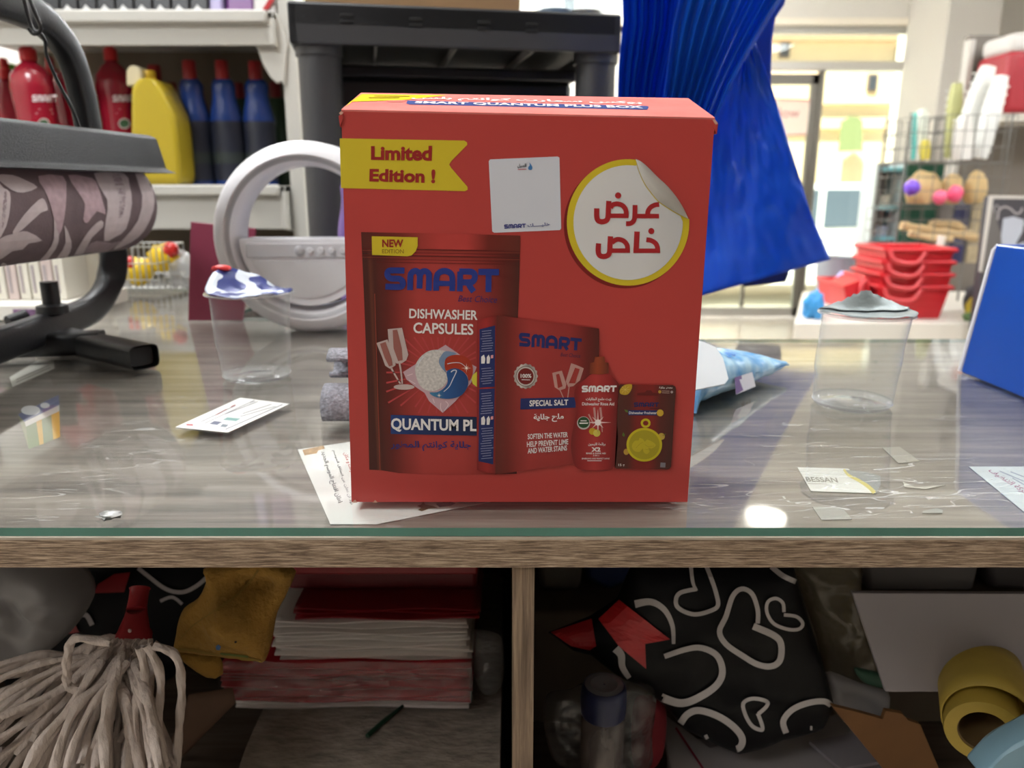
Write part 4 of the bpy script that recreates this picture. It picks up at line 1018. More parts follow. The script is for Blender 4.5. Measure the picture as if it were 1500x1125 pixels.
# ------------------------------------------------------------------ ring fan and maroon card behind the box
FY = 1.0; fc = PY(456, 341, FY)
per = (PY(556,341,FY) - PY(456,341,FY)).length / 100      # metres per pixel here
Ro, Ri = 135*per, 101*per
fc.z = Ro + .0005
fan_w = mat((236,235,240), .32, var=.01)
fan = thing('ring_fan', (fc.x, FY, 0), 'white ring-shaped table fan with a half-round perforated body', 'fan')
prof = [(Ri,-.012),(Ri+.003,-.026),(Ri+(Ro-Ri)*.45,-.034),(Ro-.006,-.03),(Ro,-.02),(Ro,.02),(Ro-.008,.03),(Ri+.006,.03),(Ri,.022),(Ri,-.012)]
obj('ring', MB().lathe(prof, (fc.x, FY, fc.z), 72, ax='y'), fan_w, fan, smooth=True)
obj('ring_groove', MB().lathe([(Ri+.006,-.0302),(Ri+.0085,-.0322),(Ri+.011,-.0333)], (fc.x, FY, fc.z), 72, ax='y'), mat((176,176,182), .4), fan, smooth=True)
Rb = 95*per
half = [(fc.x + Rb*math.cos(math.pi + math.pi*i/40), fc.z + Rb*math.sin(math.pi + math.pi*i/40)) for i in range(41)]
def halfmesh(s, y0, y1, dz=0): return MB().prism([(fc.x + (x-fc.x)*s, y0, fc.z + (z-fc.z)*s + dz) for x, z in half], (0, y1-y0, 0))
bod = obj('fan_body', halfmesh(1.0, FY-.030, FY+.02), fan_w, fan, bevel=.004, seg=3)
perf = bpy.data.materials.new('perforated_grille'); perf.use_nodes = True
nt = perf.node_tree; b_ = nt.nodes['Principled BSDF']; b_.inputs['Roughness'].default_value = .45
tc = nt.nodes.new('ShaderNodeTexCoord'); vo = nt.nodes.new('ShaderNodeTexVoronoi'); vo.inputs['Scale'].default_value = 330; vo.inputs['Randomness'].default_value = .15
r1 = nt.nodes.new('ShaderNodeValToRGB'); r1.color_ramp.elements[0].position = .28; r1.color_ramp.elements[1].position = .42; r1.color_ramp.elements[0].color = lin((172,172,176)); r1.color_ramp.elements[1].color = lin((214,213,216))
nt.links.new(tc.outputs['Object'], vo.inputs['Vector']); nt.links.new(vo.outputs['Distance'], r1.inputs[0]); nt.links.new(r1.outputs[0], b_.inputs['Base Color'])
gq = [(fc.x + Rb*.88*math.cos(math.pi*1.115 + math.pi*.77*i/40), fc.z + Rb*.88*math.sin(math.pi*1.115 + math.pi*.77*i/40)) for i in range(41)]
obj('grille', MB().prism([(x, FY-.0318, z) for x, z in gq], (0,.003,0)), perf, bod)
obj('control_strip', MB().box((fc.x-Rb*.9, FY-.0325, fc.z-Rb*.27), (fc.x+Rb*.9, FY-.028, fc.z-Rb*.06)), mat((206,205,210), .4), bod, bevel=.001)
for k in range(7):
    bx_ = fc.x - .008 + k*.0125*1.35 if k else fc.x - .008
    r_ = .0062 if k == 0 else .0042
    obj('button', MB().lathe([(.0005,-.0022),(r_*.8,-.0022),(r_,-.0008),(r_,.001)], (fc.x-.008+k*.0135, FY-.0325, fc.z-Rb*.165), 18, ax='y'), mat((220,219,224) if k else (196,196,202), .35), bod, smooth=True)
for s in (-1, 1): obj('pivot', MB().tube([(fc.x+s*Rb*.97, FY, fc.z-.006), (fc.x+s*(Ri+.003), FY, fc.z-.006)], .005, 10), fan_w, fan, smooth=True)
cm = mat((128,40,66), .55, var=.03, vs=8)
cpts = [PY(277,325,1.07), PY(373,335,1.07), PZ(372,462,.0), PZ(293,463,.0)]
for v in cpts[2:]: v.z = .0005; v.y = 1.062
for v in cpts[:2]: v.y = 1.075
tag(obj('display_card', MB().prism(cpts, (0,.004,0)), cm, None, bevel=.0008), 'plain maroon card standing behind the white ring fan', 'card')

# ------------------------------------------------------------------ black stand with floral roll, at the left
blk = mat((20,20,22), .45, bump=.1, bs=300, spec=.35); blk_t = mat((27,27,29), .5, bump=.9, bs=900, spec=.35)
ST = thing('padded_stand', (-.49, .75, 0), 'black tube-framed stand with a grey floral fabric roll and cord', 'stand')
# top channel bar
def barsec(Y, x, k=1.0): return [Vector((x+.024, Y, .1965)), Vector((x+.012, Y, .2015)), Vector((x+.004, Y, .236)), Vector((x-.004, Y, .2395)), Vector((x-.085, Y, .2395)), Vector((x-.10, Y, .1965))]
A, B = barsec(.45, -.468), barsec(.945, -.420)
bm_ = MB(); n_ = len(A)
bm_.add(A + B, [tuple(range(n_))[::-1], tuple(range(n_, 2*n_))] + [(i, (i+1) % n_, (i+1) % n_ + n_, i+n_) for i in range(n_)])
obj('top_bar', bm_, blk_t, ST, bevel=.0016)
# floral roll
flo = mat((104,88,91), .88, var=.10, vs=60, bump=.25, bs=500)
rp = []; rr = []
for i in range(22):
    q = i/21; rp.append((-.509 + .033*q, .46 + .475*q, .163)); rr.append(.0555)
for k in range(1, 7):
    q = k/6; rp.append((-.476 + .002*q, .935 + .028*math.sin(q*math.pi/2), .163)); rr.append(.0555*math.cos(q*math.pi/2*.985))
ro_ = obj('floral_roll', MB().tube(rp, rr, 40), flo, ST, smooth=True)
_rf = bvh_of(ro_)
def c6(P): return [(x/3.31, 220 + y/3.31) for x, y in P]
pale, pink_, mid_ = mat((188,175,176), .88, var=.08, vs=90), mat((172,148,154), .88, var=.14, vs=140), mat((150,133,137), .88, var=.1, vs=90)
LEAVES = [(pale, [(-20,120),(60,120),(130,148),(182,180),(112,206),(55,192),(0,150),(-20,150)]), (pale, [(-20,170),(20,185),(48,205),(50,270),(30,370),(-20,430)]),
    (pale, [(62,395),(118,312),(188,240),(216,240),(232,290),(200,302),(112,382),(75,405)]), (pale, [(-20,440),(80,402),(132,394),(205,438),(140,452),(110,482),(60,490),(-20,540)]),
    (pink_, [(185,125),(305,125),(322,200),(312,330),(286,412),(262,330),(240,250),(215,190)]), (pale, [(262,330),(286,412),(270,480),(200,560),(150,580),(225,500),(262,430)]),
    (pale, [(312,362),(346,440),(340,495),(300,545),(245,575),(285,510),(318,450)]), (pink_, [(330,120),(420,130),(465,150),(498,250),(512,312),(470,296),(425,352),(404,335),(412,262),(380,205)]),
    (pale, [(455,112),(600,112),(628,170),(640,260),(612,380),(560,420),(505,440),(515,330),(520,240)]), (mid_, [(540,112),(575,112),(610,200),(600,300),(575,330),(580,230)]),
    (pale, [(655,112),(712,112),(745,200),(745,290),(700,390),(640,445),(550,482),(600,430),(670,340),(690,220)]), (pale, [(352,528),(405,430),(448,372),(492,340),(500,372),(445,425),(402,505)]),
    (mid_, [(420,470),(470,440),(540,450),(600,440),(520,490),(430,530),(380,545)]), (pale, [(15,545),(40,560),(110,575),(60,600),(-20,612),(-20,590)]), (mid_, [(20,205),(34,215),(26,330),(8,380)])]
for m_, P in LEAVES: strip('leaf_print', [(v.x, v.y) for v in smoothpts([Vector((x,y,0)) for x, y in c6(P)], 2, True)], _rf, .0012, m_, ro_)
# lower tube frame, curved up at the far end; cross foot tubes
lo_ = smoothpts([(-.475,.44,.032),(-.49,.65,.032),(-.512,.86,.032),(-.519,.945,.036),(-.517,.985,.058),(-.511,.995,.09),(-.506,.995,.15),(-.50,.99,.2)], 6)
obj('lower_tube', MB().tube(lo_, .013, 14, flat=(.010,.0165)), blk, ST, smooth=True)
fa, fb = PZ(70, 492, .014), PZ(212, 523, .014)
ft = MB().tube([fa + (fb-fa)*k/4 for k in range(5)], .013, 18, caps=False, flat=(.0155,.0125)); 
fto = obj('foot_tube', ft, blk, ST, smooth=True)
obj('tube_mouth', MB().tube([fb + (fa-fb)*.03, fb + (fa-fb)*.032], .01, 18, flat=(.0125,.0095)), mat((12,12,12), .8), fto)
obj('foot_tube', MB().tube([Vector((-.60,.80,.016)), Vector((-.45,.83,.016))], .013, 18, flat=(.0155,.0125)), blk, ST, smooth=True)
kb = Vector((-.505,.84,.045))
obj('bolt_knob', MB().lathe([(.002,.036),(.009,.036),(.009,.012),(.016,.010),(.017,.002),(.012,0)], kb, 18), blk, ST, smooth=True)
obj('foot_knob', MB().tube([PY(12,472,.93), PY(38,462,.95)], .008, 12), blk, ST, smooth=True)
hd = smoothpts([(-.47,.44,.33),(-.47,.58,.337),(-.47,.70,.343),(-.47,.80,.346),(-.47,.845,.34),(-.47,.878,.318),(-.47,.893,.28),(-.47,.898,.235)], 6)
obj('handle_tube', MB().tube(hd, .012, 14, flat=(.011,.0145), up=(1,0,0)) if False else MB().tube(hd, .012, 14, flat=(.010,.0155), up=(0,.5,1)), blk, ST, smooth=True)
cd_ = smoothpts([PY(33,-12,.76),PY(46,40,.765),PY(58,48,.765),PY(66,60,.77),PY(68,80,.79),PY(84,118,.82),PY(104,156,.84),PY(118,192,.85),PY(122,215,.86)], 5)
obj('cord', MB().tube(cd_, .0017, 8), mat((24,24,26), .45), ST, smooth=True)
cd2 = smoothpts([PY(40,-12,.75),PY(50,15,.75),PY(60,42,.755),PY(50,50,.76),PY(42,42,.76)], 5)
obj('cord_loop', MB().tube(cd2, .0017, 8), mat((24,24,26), .45), ST, smooth=True)

# ------------------------------------------------------------------ grey woven cloth rolled behind the box
kn = mat((134,134,142), .9, var=.35, vs=420, bump=.9, bs=500)
rc = thing('rolled_cloth', PZ(500, 625), 'grey woven cloth rolled up behind the red box', 'cloth')
g0 = PZ(476, 622); L = .055
def roll(cz, r0, r1, turns, y0, dx):
    P = []
    for i in range(37):
        q = i/36; a = -2.4 + turns*2*math.pi*q; r = r0 + (r1-r0)*q; P.append((r*math.cos(a), r*math.sin(a)))
    mb = MB()
    mb.grid(lambda u, v: Vector((g0.x + dx + v*L + .002*math.sin(v*9), y0 + P[int(round(u*36))][0], cz + P[int(round(u*36))][1]*.8)), 36, 6)
    return mb
obj('roll_lower', roll(.0165, .012, .019, 1.0, .585, 0), kn, rc, smooth=True, solid=.0035)
obj('roll_upper', roll(.043, .010, .016, .8, .60, .002), kn, rc, smooth=True, solid=.0035)

# ------------------------------------------------------------------ pack of wet wipes
wp = bpy.data.materials.new('wipes_wrap'); wp.use_nodes = True
nt = wp.node_tree; b_ = nt.nodes['Principled BSDF']; b_.inputs['Roughness'].default_value = .25
tc = nt.nodes.new('ShaderNodeTexCoord'); n1 = nt.nodes.new('ShaderNodeTexNoise'); n1.inputs['Scale'].default_value = 55; n1.inputs['Detail'].default_value = 2
r1 = nt.nodes.new('ShaderNodeValToRGB'); el = r1.color_ramp.elements
el[0].position = .35; el[0].color = lin((86,152,206)); el[1].position = .62; el[1].color = lin((166,208,232))
nt.links.new(tc.outputs['Object'], n1.inputs['Vector']); nt.links.new(n1.outputs[0], r1.inputs[0]); nt.links.new(r1.outputs[0], b_.inputs['Base Color'])
w1, w2 = PZ(1020, 609), PZ(1155, 552)
ax = (w2 - w1).normalized(); side = Vector((-ax.y, ax.x, 0)); Lw = (w2-w1).length; Wd = .085; Hw = .05
WP = thing('wipes_pack', (w1+w2)/2 + side*Wd/2, 'light blue soft pack of wet wipes with a white tissue pulled out', 'wipes pack')
def wrap(u, v):
    # u around section, v along length
    e = min(1, v/.10)**.6 * (1-v)**.5; hh = Hw*max(.05, e)
    a = 2*math.pi*u; c, s = math.cos(a), math.sin(a)
    yy = math.copysign(abs(c)**.75, c)*Wd/2; zz = math.copysign(abs(s)**.75, s)
    z = .0006 + hh*.5*(zz+1) + .010*v**6
    w_ = .0022*noise.noise(Vector((u*9, v*14, 1)))
    return w1 + ax*(v*Lw) + side*(Wd/2 - yy) + Vector((0,0,max(.0004, z+w_)))
wb = obj('wrap', MB().grid(wrap, 40, 34), wp, WP, smooth=True)
bp_ = bvh_of(wb)
def safe(pf, Yd=.68):
    def f(x, y, l=0.0):
        q = pf(x, y, l)
        return q if q is not None else PY(x, y, Yd)
    return f
_wn = (-side + Vector((0,0,.9))).normalized()
def sp_(x, y, l=0.0):
    q = bp_(x, y, l)
    return q if q is not None else PP(x, y, w1 + Vector((0,0,.012)), _wn)
poly('brand_patch', [(1076,553),(1102,545),(1107,566),(1078,578)], sp_, .0012, pm_((222,222,230)), WP)
poly('brand_patch_edge', [(1076,553),(1086,550),(1090,573),(1078,578)], sp_, .0014, pm_((120,96,150)), WP)
text('lettering', 'luxy', [(1088,572),(1105,564),(1102,549),(1084,554)], sp_, .0018, pm_((58,54,96)), WP, bold=.0, shear=.1)
poly('blue_oval_print', [(1062,511),(1070,513),(1079,517),(1076,522),(1068,524),(1064,520)], sp_, .0012, pm_((64,120,190)), WP, smooth=2)
tq = w1 + ax*(Lw*.16) + side*(Wd*.45) + Vector((0,0,Hw*.9))
def tiss(u, v):
    fold = .007*math.sin(u*9 + v*3) * (.4+v)
    return tq + ax*((u-.5)*.055*(1 - .25*v)) + side*fold + Vector((0,0, v*.042*(1-.5*abs(u-.4)**1.5*2)))
obj('tissue', MB().grid(tiss, 26, 12), mat((224,222,222), .85), WP, smooth=True, solid=.0006)
_fo = w1 + ax*(Lw*.2) - side*.014 + Vector((0,0,.02)); _fn = (-side*.75 + Vector((0,0,.66))).normalized()
obj('lid_flap', MB().prism([PP(x, y, _fo, _fn) for x, y in ((1000,496),(1028,501),(1048,510),(1058,526),(1066,556),(1060,564),(1000,576))], _fn*.0012), mat((204,210,216), .45), WP, bevel=.0004)

# ------------------------------------------------------------------ blue bin at the right
bb = mat((24,74,168), .3, spec=.5)
q0 = PZ(1407, 546); Hn = .128
BN = thing('storage_bin', (q0.x+.11, q0.y-.10, 0), 'glossy blue plastic bin with sloping sides and a white rim edge', 'bin')
x0, y1 = q0.x, q0.y; x1 = x0 + .26; y0 = y1 - .17; ti = .012; tf = .03
low = [(x0,y0,0.0003),(x1,y0,0.0003),(x1,y1,0.0003),(x0,y1,0.0003)]; hi = [(x0+ti,y0+tf,Hn),(x1-ti,y0+tf,Hn),(x1-ti,y1-.006,Hn),(x0+ti,y1-.006,Hn)]
lo2 = [(x0+.006,y0+.008,.006),(x1-.006,y0+.008,.006),(x1-.006,y1-.008,.006),(x0+.006,y1-.008,.006)]; hi2 = [(x0+ti+.004,y0+tf+.004,Hn),(x1-ti-.004,y0+tf+.004,Hn),(x1-ti-.004,y1-.010,Hn),(x0+ti+.004,y1-.010,Hn)]
mb = MB().add(low+hi+lo2+hi2, [(0,3,2,1),(0,1,5,4),(1,2,6,5),(2,3,7,6),(3,0,4,7),(8,9,10,11),(9,8,12,13),(10,9,13,14),(11,10,14,15),(8,11,15,12),(4,5,13,12),(5,6,14,13),(6,7,15,14),(7,4,12,15)])
obj('bin_shell', mb, bb, BN, bevel=.0035, seg=3)
obj('white_edge', MB().tube([Vector((x0-.0005,y1+.0005,.002)), Vector((x0+ti-.0005,y1-.005,Hn-.006)), Vector((x0+ti+.003,y1-.006,Hn-.001))], .0022, 8), mat((216,216,222), .4), BN, smooth=True)
# ================================================================== WHITE SHELVING WITH BOTTLES (left, behind the counter)
GY = 1.75
shw = mat((196,194,188), .35, spec=.4)
GN = thing('gondola_shelf', (PY(220,300,GY).x, GY+.2, FLOOR_Z), 'white metal shop shelving with two deep shelves of cleaning bottles', 'shelving')
gxl, gxr = PY(-120,200,GY).x, PY(412,200,GY).x
def zrow(y): return PY(300, y, GY).z
def shelf(ytop, ylip, yfas, depth=.42):
    zt, zl, zf = zrow(ytop), zrow(ylip), zrow(yfas)
    s = obj('shelf_board', MB().box((gxl, GY, zt-.012), (gxr, GY+depth, zt)), shw, GN)
    obj('price_lip', MB().box((gxl, GY-.014, zl), (gxr-.012, GY+.004, zt+.002)), shw, s, bevel=.004)
    obj('fascia', MB().prism([(gxl,GY,zl+.002),(gxl,GY+.004,zl+.002),(gxl,GY+.03,zf+.012),(gxl,GY+.016,zf),(gxl,GY+.004,zf)], (gxr-gxl-.004,0,0)), shw, s, bevel=.002)
    # side bracket with its stepped lower edge
    br_ = [(GY,zt),(GY+depth,zt),(GY+depth,zf-.10),(GY+depth-.06,zf-.09),(GY+.24,zf-.05),(GY+.18,zf-.02),(GY,zf)]
    obj('bracket', MB().prism([(gxr-.012,y,z) for y, z in br_], (.012,0,0)), shw, s, bevel=.002)
    return zt
zU = shelf(17, 35, 66)
zL = shelf(272, 287, 336)
# stepped bracket seen from the front beside the post
bk = [PY(x,y,GY+.02) for x, y in ((372,66),(378,74),(384,92),(395,112),(405,122),(412,119),(416,126),(420,60),(405,18),(372,40))]
obj('bracket', MB().prism(bk, (0,.012,0)), shw, GN, bevel=.002)
pa, pb = PY(417,0,GY+.03), PY(441,338,GY+.03)
obj('post', MB().box((PY(418,170,GY+.03).x, GY+.03, FLOOR_Z), (PY(440,170,GY+.03).x, GY+.09, 1.1)), shw, GN, bevel=.004)
obj('post', MB().box((gxl-.04, GY+.03, FLOOR_Z), (gxl, GY+.09, 1.1)), shw, GN, bevel=.004)
obj('back_panel', MB().box((gxl, GY+.42, FLOOR_Z), (gxr+.02, GY+.43, 1.1)), mat((112,98,80), .6), GN)
obj('side_panel', MB().box((gxr+.004, GY+.09, FLOOR_Z), (gxr+.014, GY+.42, 1.1)), mat((190,188,180), .5), GN)
obj('base_deck', MB().box((gxl, GY, FLOOR_Z), (gxr, GY+.42, -.04)), shw, GN, bevel=.003)

def bottle(name, x, Y, z0, h, r, bm_, cm_, label, grp, kind='soap', rz=0):
    t = thing(name, (x, Y, z0), label, 'bottle', grp)
    if kind == 'soap':     # waisted dish soap bottle, oval, push cap
        prof = [(.001,0),(r*.92,0),(r,.01),(r*.96,h*.25),(r*.86,h*.42),(r*.92,h*.55),(r,h*.66),(r*.92,h*.74),(r*.6,h*.80),(r*.34,h*.825),(r*.3,h*.84)]
        cap = [(r*.36,h*.835),(r*.36,h*.91),(r*.24,h*.92),(r*.22,h*.985),(r*.15,h),(.001,h)]
    else:                  # tall cylinder bottle with sloped shoulder and long cap
        prof = [(.001,0),(r*.95,0),(r,.008),(r,h*.54),(r*.93,h*.6),(r*.78,h*.68),(r*.72,h*.74),(r*.76,h*.8),(r*.62,h*.845),(r*.4,h*.86)]
        cap = [(r*.42,h*.85),(r*.40,h*.99),(r*.36,h),(.001,h)]
    mb = MB().lathe(prof, (x,Y,z0), 26)
    for v in mb.v: v.y = Y + (v.y-Y)*.72
    bo = obj('bottle_body', mb, bm_, t, smooth=True)
    mc = MB().lathe(cap, (x,Y,z0), 20)
    obj('cap', mc, cm_, t, smooth=True)
    return t, bo
rb_m = mat((150,22,44), .2, spec=.6); rc_m = mat((186,30,36), .35)
bot = []
for i, (px_, Yq, h_, r_) in enumerate(((58,1.80,.315,.047),(116,1.89,.315,.044),(176,1.91,.335,.042),(88,1.98,.30,.042),(22,2.0,.30,.042))):
    lab = ['red dish soap bottle with white lettering on the shelf, its cap beside the black cord', 'red dish soap bottle framed by the black handle of the stand', 'red dish soap bottle next to the yellow jug', 'red dish soap bottle half hidden in the second row', 'red dish soap bottle in the second row at the shelf end'][i]
    t, bo = bottle('soap_bottle', PY(px_,200,Yq).x, Yq, zL, h_, r_, rb_m, rc_m, lab, 'red soap bottles')
    if i < 3:
        pf = safe(bvh_of(bo), Yq - r_*.3); w_ = 21
        logo((px_-11, 139, px_+25, 149), pf, .0015, mat((232,214,218), .4), t)
        strokes('fine_text_lines', [([(px_-2,160),(px_+18,160.5)], 1.0), ([(px_-6,166),(px_+20,166)], 1.6)], pf, .0015, mat((206,150,160), .4), t, sm=0)
        poly('green_badge', ell(px_+6,181,7,6,20), pf, .0015, mat((60,96,66), .4), t)
        strokes('badge_ring', [(ell(px_+6,181,8,7,20)+[(px_+14,181)], 1.4)], pf, .0017, mat((220,210,206), .4), t, sm=0)
# yellow jug
YJ = 1.80
jz = PY(220,272,YJ).z
JG = thing('jug', (PY(225,200,YJ).x, YJ, zL), 'yellow plastic jug with sloping shoulder and cream neck on the white shelf', 'jug')
jp = [(190,270),(262,270),(264,255),(258,190),(254,165),(236,128),(226,112),(200,112),(190,126)]
jm = MB().prism([PY(x,y,YJ-.045) for x, y in jp], (0,.09,0))
dz_ = zL - min(v.z for v in jm.v)
for v in jm.v: v.z += dz_
obj('jug_body', jm, mat((182,160,44), .3, spec=.4), JG, bevel=.012, seg=3)
obj('neck', MB().prism([PY(x,y-2,YJ-.03) for x, y in ((184,128),(210,128),(206,104),(198,97),(188,98),(184,106))], (0,.05,0)), mat((206,194,160), .4), JG, bevel=.008)
obj('cap', MB().lathe([(.001,.0),(.014,0),(.015,-.002),(.015,-.022),(.014,-.024)], PY(217,104,YJ), 18), mat((206,170,40), .35), JG, smooth=True)
# dark blue bottles with red caps
db = mat((30,58,124), .22, spec=.5); dl = mat((34,38,54), .4)
for i, (px_, Yq) in enumerate(((236,1.94),(287,1.87),(333.5,1.87),(381,1.88),(258,2.05),(355,2.06),(408,2.04))):
    front = i in (1,2,3)
    if i < 4:
        h_ = .275
        t, bo = bottle('cleaner_bottle', PY(px_,200,Yq).x, Yq, zL, h_, .036, db, mat((150,26,30), .4), ['dark blue cleaner bottle with red cap behind the yellow jug', 'dark blue cleaner bottle with red cap beside the yellow jug', 'dark blue cleaner bottle with red cap between two others like it', 'dark blue cleaner bottle with red cap next to the shelf post'][i], 'blue cleaner bottles', 'tall')
        c = Vector((PY(px_,200,Yq).x, Yq, zL))
        mb = MB().lathe([(.0362,.012),(.0365,.016),(.0365,h_*.5),(.0362,h_*.52)], c, 26)
        for v in mb.v: v.y = Yq + (v.y-Yq)*.74
        obj('paper_label', mb, dl, t, smooth=True)
        lp = MB().lathe([(.0367,.05),(.0367,.075)], c, 26)
        for v in lp.v: v.y = Yq + (v.y-Yq)*.75
        obj('label_stripe', lp, mat((44,52,52), .5), t, smooth=True)
    else:
        bottle('cleaner_bottle', PY(px_,200,Yq).x, Yq, zL, .25, .034, mat((40,66,40), .3), mat((130,26,32), .4), ['dark green bottle with dark red cap in the back row behind the jug', 'dark green bottle with dark red cap in the back row between blue bottles', 'dark green bottle with dark red cap in the back row by the post'][i-4], 'green bottles', 'tall')
# packets on the top shelf
for i in range(9):
    x_ = PY(66 + i*27, 0, GY+.05).x; wd_ = .038
    t = thing('packet', (x_+.017, GY+.06, zU), 'black and white triangle-patterned packet in the row on the top shelf', 'packet', 'patterned packets on the top shelf')
    obj('packet_body', MB().hexa([(x_,GY+.03,zU+.0005),(x_+wd_,GY+.03,zU+.0005),(x_+wd_,GY+.13,zU+.0005),(x_,GY+.13,zU+.0005)], [(x_,GY+.045,zU+.11),(x_+wd_,GY+.045,zU+.11),(x_+wd_,GY+.10,zU+.11),(x_,GY+.10,zU+.11)]), mat((34,34,38), .4), t, bevel=.003)
    obj('white_triangle', MB().prism([(x_+.003,GY+.0285,zU+.003),(x_+.034,GY+.0285,zU+.003),(x_+.016,GY+.0305,zU+.02)], (0,.001,0)), mat((196,196,196), .4), t)
for i, (a, b_c, c) in enumerate(((306,330,(150,140,180)),(334,376,(98,38,112)),(372,408,(190,186,184)))):
    xa, xb = PY(a,0,GY+.06).x, PY(b_c if b_c > a else a+36,0,GY+.06).x
    t = thing('packet', ((xa+xb)/2, GY+.08, zU), ['pale lilac packet on the top shelf', 'purple soft packet on the top shelf', 'white packet with a red stripe at the end of the top shelf'][i], 'packet')
    obj('packet_body', MB().hexa([(xa,GY+.04,zU+.0005),(xb,GY+.04,zU+.0005),(xb,GY+.16,zU+.0005),(xa,GY+.16,zU+.0005)], [(xa+.004,GY+.06,zU+.12),(xb-.004,GY+.06,zU+.12),(xb-.004,GY+.12,zU+.12),(xa+.004,GY+.12,zU+.12)]), mat(c, .35), t, bevel=.006)
    if i == 2: obj('red_stripe', MB().prism([PY(x,y,GY+.0385) for x,y in ((384,14),(392,14),(403,-2),(394,-2))], (0,.004,0)), mat((176,36,40), .4), t)

# ------------------------------------------------------------------ farther shelving on the left wall with green packs
FG = thing('wall_shelving', (-2.05, 2.9, FLOOR_Z), 'white wall shelving at the far left with bright green packs', 'shelving')
xw = -1.86
fzr = [PY(20,y,2.75).z for y in (152, 62)]
obj('upright', MB().box((XL, 2.3, FLOOR_Z), (XL+.02, 4.6, 1.5)), shw, FG)
for z in fzr + [fzr[0]-.5]:
    s = obj('shelf_board', MB().box((XL+.02, 2.3, z-.02), (xw+.12, 4.6, z)), shw, FG)
    obj('price_lip', MB().box((xw+.12, 2.3, z-.05), (xw+.13, 4.6, z+.01)), shw, s)
for i in range(6):
    yq = 2.55 + i*.16
    t = thing('detergent_pack', (xw, yq, fzr[0]), 'bright green soft detergent pack in the row on the far left shelving', 'pack', 'green packs on the wall shelving')
    obj('pack_body', MB().hexa([(xw-.10,yq-.07,fzr[0]+.0005),(xw+.10,yq-.07,fzr[0]+.0005),(xw+.10,yq+.07,fzr[0]+.0005),(xw-.10,yq+.07,fzr[0]+.0005)], [(xw-.08,yq-.06,fzr[0]+.19),(xw+.07,yq-.06,fzr[0]+.19),(xw+.07,yq+.06,fzr[0]+.19),(xw-.08,yq+.06,fzr[0]+.19)]), mat((104,170,44), .35), t, bevel=.012)
    obj('printed_patch', MB().prism([(xw+.097,yq-.05,fzr[0]+.03),(xw+.097,yq+.04,fzr[0]+.03),(xw+.085,yq+.03,fzr[0]+.10),(xw+.085,yq-.04,fzr[0]+.10)], (.006,0,0)), mat((150,60,110), .4), t)
# far dark shelving below: pink rail
PR = thing('low_shelving', (-1.35, 2.55, FLOOR_Z), 'dark low shelving with a pink price rail far behind the wire basket', 'shelving')
obj('cabinet', MB().box((-2.0, 2.5, FLOOR_Z), (-.55, 2.8, PY(240,333,2.5).z-.0)), mat((60,58,56), .6), PR)
obj('price_rail', MB().box((-2.0, 2.48, PY(240,333,2.5).z), (-.55, 2.8, PY(240,324,2.5).z)), mat((206,112,124), .4), PR)

# ------------------------------------------------------------------ wire basket with yellow packets on the counter wing
def wirebox(name, a, b, nx, ny, nz, r, m, parent=None, open_top=True, tie=None):
    (x0,y0,z0),(x1,y1,z1) = a, b; mb = MB()
    def ln_(p, q): mb.tube([p, q], r, 5)
    for k in range(nz+1):
        z = z0 + (z1-z0)*k/nz
        for p, q in (((x0,y0,z),(x1,y0,z)),((x1,y0,z),(x1,y1,z)),((x1,y1,z),(x0,y1,z)),((x0,y1,z),(x0,y0,z))): ln_(p, q)
    for k in range(nx+1):
        x = x0 + (x1-x0)*k/nx
        ln_((x,y0,z0),(x,y0,z1)); ln_((x,y1,z0),(x,y1,z1)); ln_((x,y0,z0),(x,y1,z0))
    for k in range(ny+1):
        y = y0 + (y1-y0)*k/ny
        ln_((x0,y,z0),(x0,y,z1)); ln_((x1,y,z0),(x1,y,z1))
    return obj(name, mb, m, parent)
wa = PZ(190, 416); wb_ = PZ(292, 416)
chrome = mat((186,186,184), .3, metal=.7)
WBk = thing('wire_basket', ((wa.x+wb_.x)/2, 1.36, 0), 'chrome wire basket holding yellow packets at the back of the counter', 'basket')
bz1 = PY(240,360,1.33).z
bo_ = wirebox('wire_mesh', (wa.x-.04,1.30,.002), (wb_.x+.01,1.41,bz1), 18, 5, 3, .0011, chrome, WBk)
for i, (px_, py_, sc_) in enumerate(((204,398,1.0),(240,378,1.0))):
    c = PY(px_, py_, 1.355); 
    t = thing('snack_packet', (c.x, c.y, c.z-.022), ['yellow and red packet low in the wire basket', 'yellow and red packet near the rim of the wire basket'][i], 'packet')
    obj('packet_body', MB().ball(c, (.026,.014,.024), 16, 10, wob=.3, seed=i), mat((222,186,30), .3), t, smooth=True)
    obj('red_corner', MB().ball(c + Vector((-.014+.03*i,-.006,.014)), (.014,.010,.013), 12, 8, wob=.3, seed=i+4), mat((196,40,36), .3), t, smooth=True)
obj('bag', MB().ball(PY(270,395,1.36), (.03,.02,.03), 18, 10, wob=.7, seed=9), clear((245,245,245), .1, 1.5, haze=.4), None, smooth=True)
tag(bpy.data.objects['bag'], 'crumpled clear bag in the wire basket', 'bag')

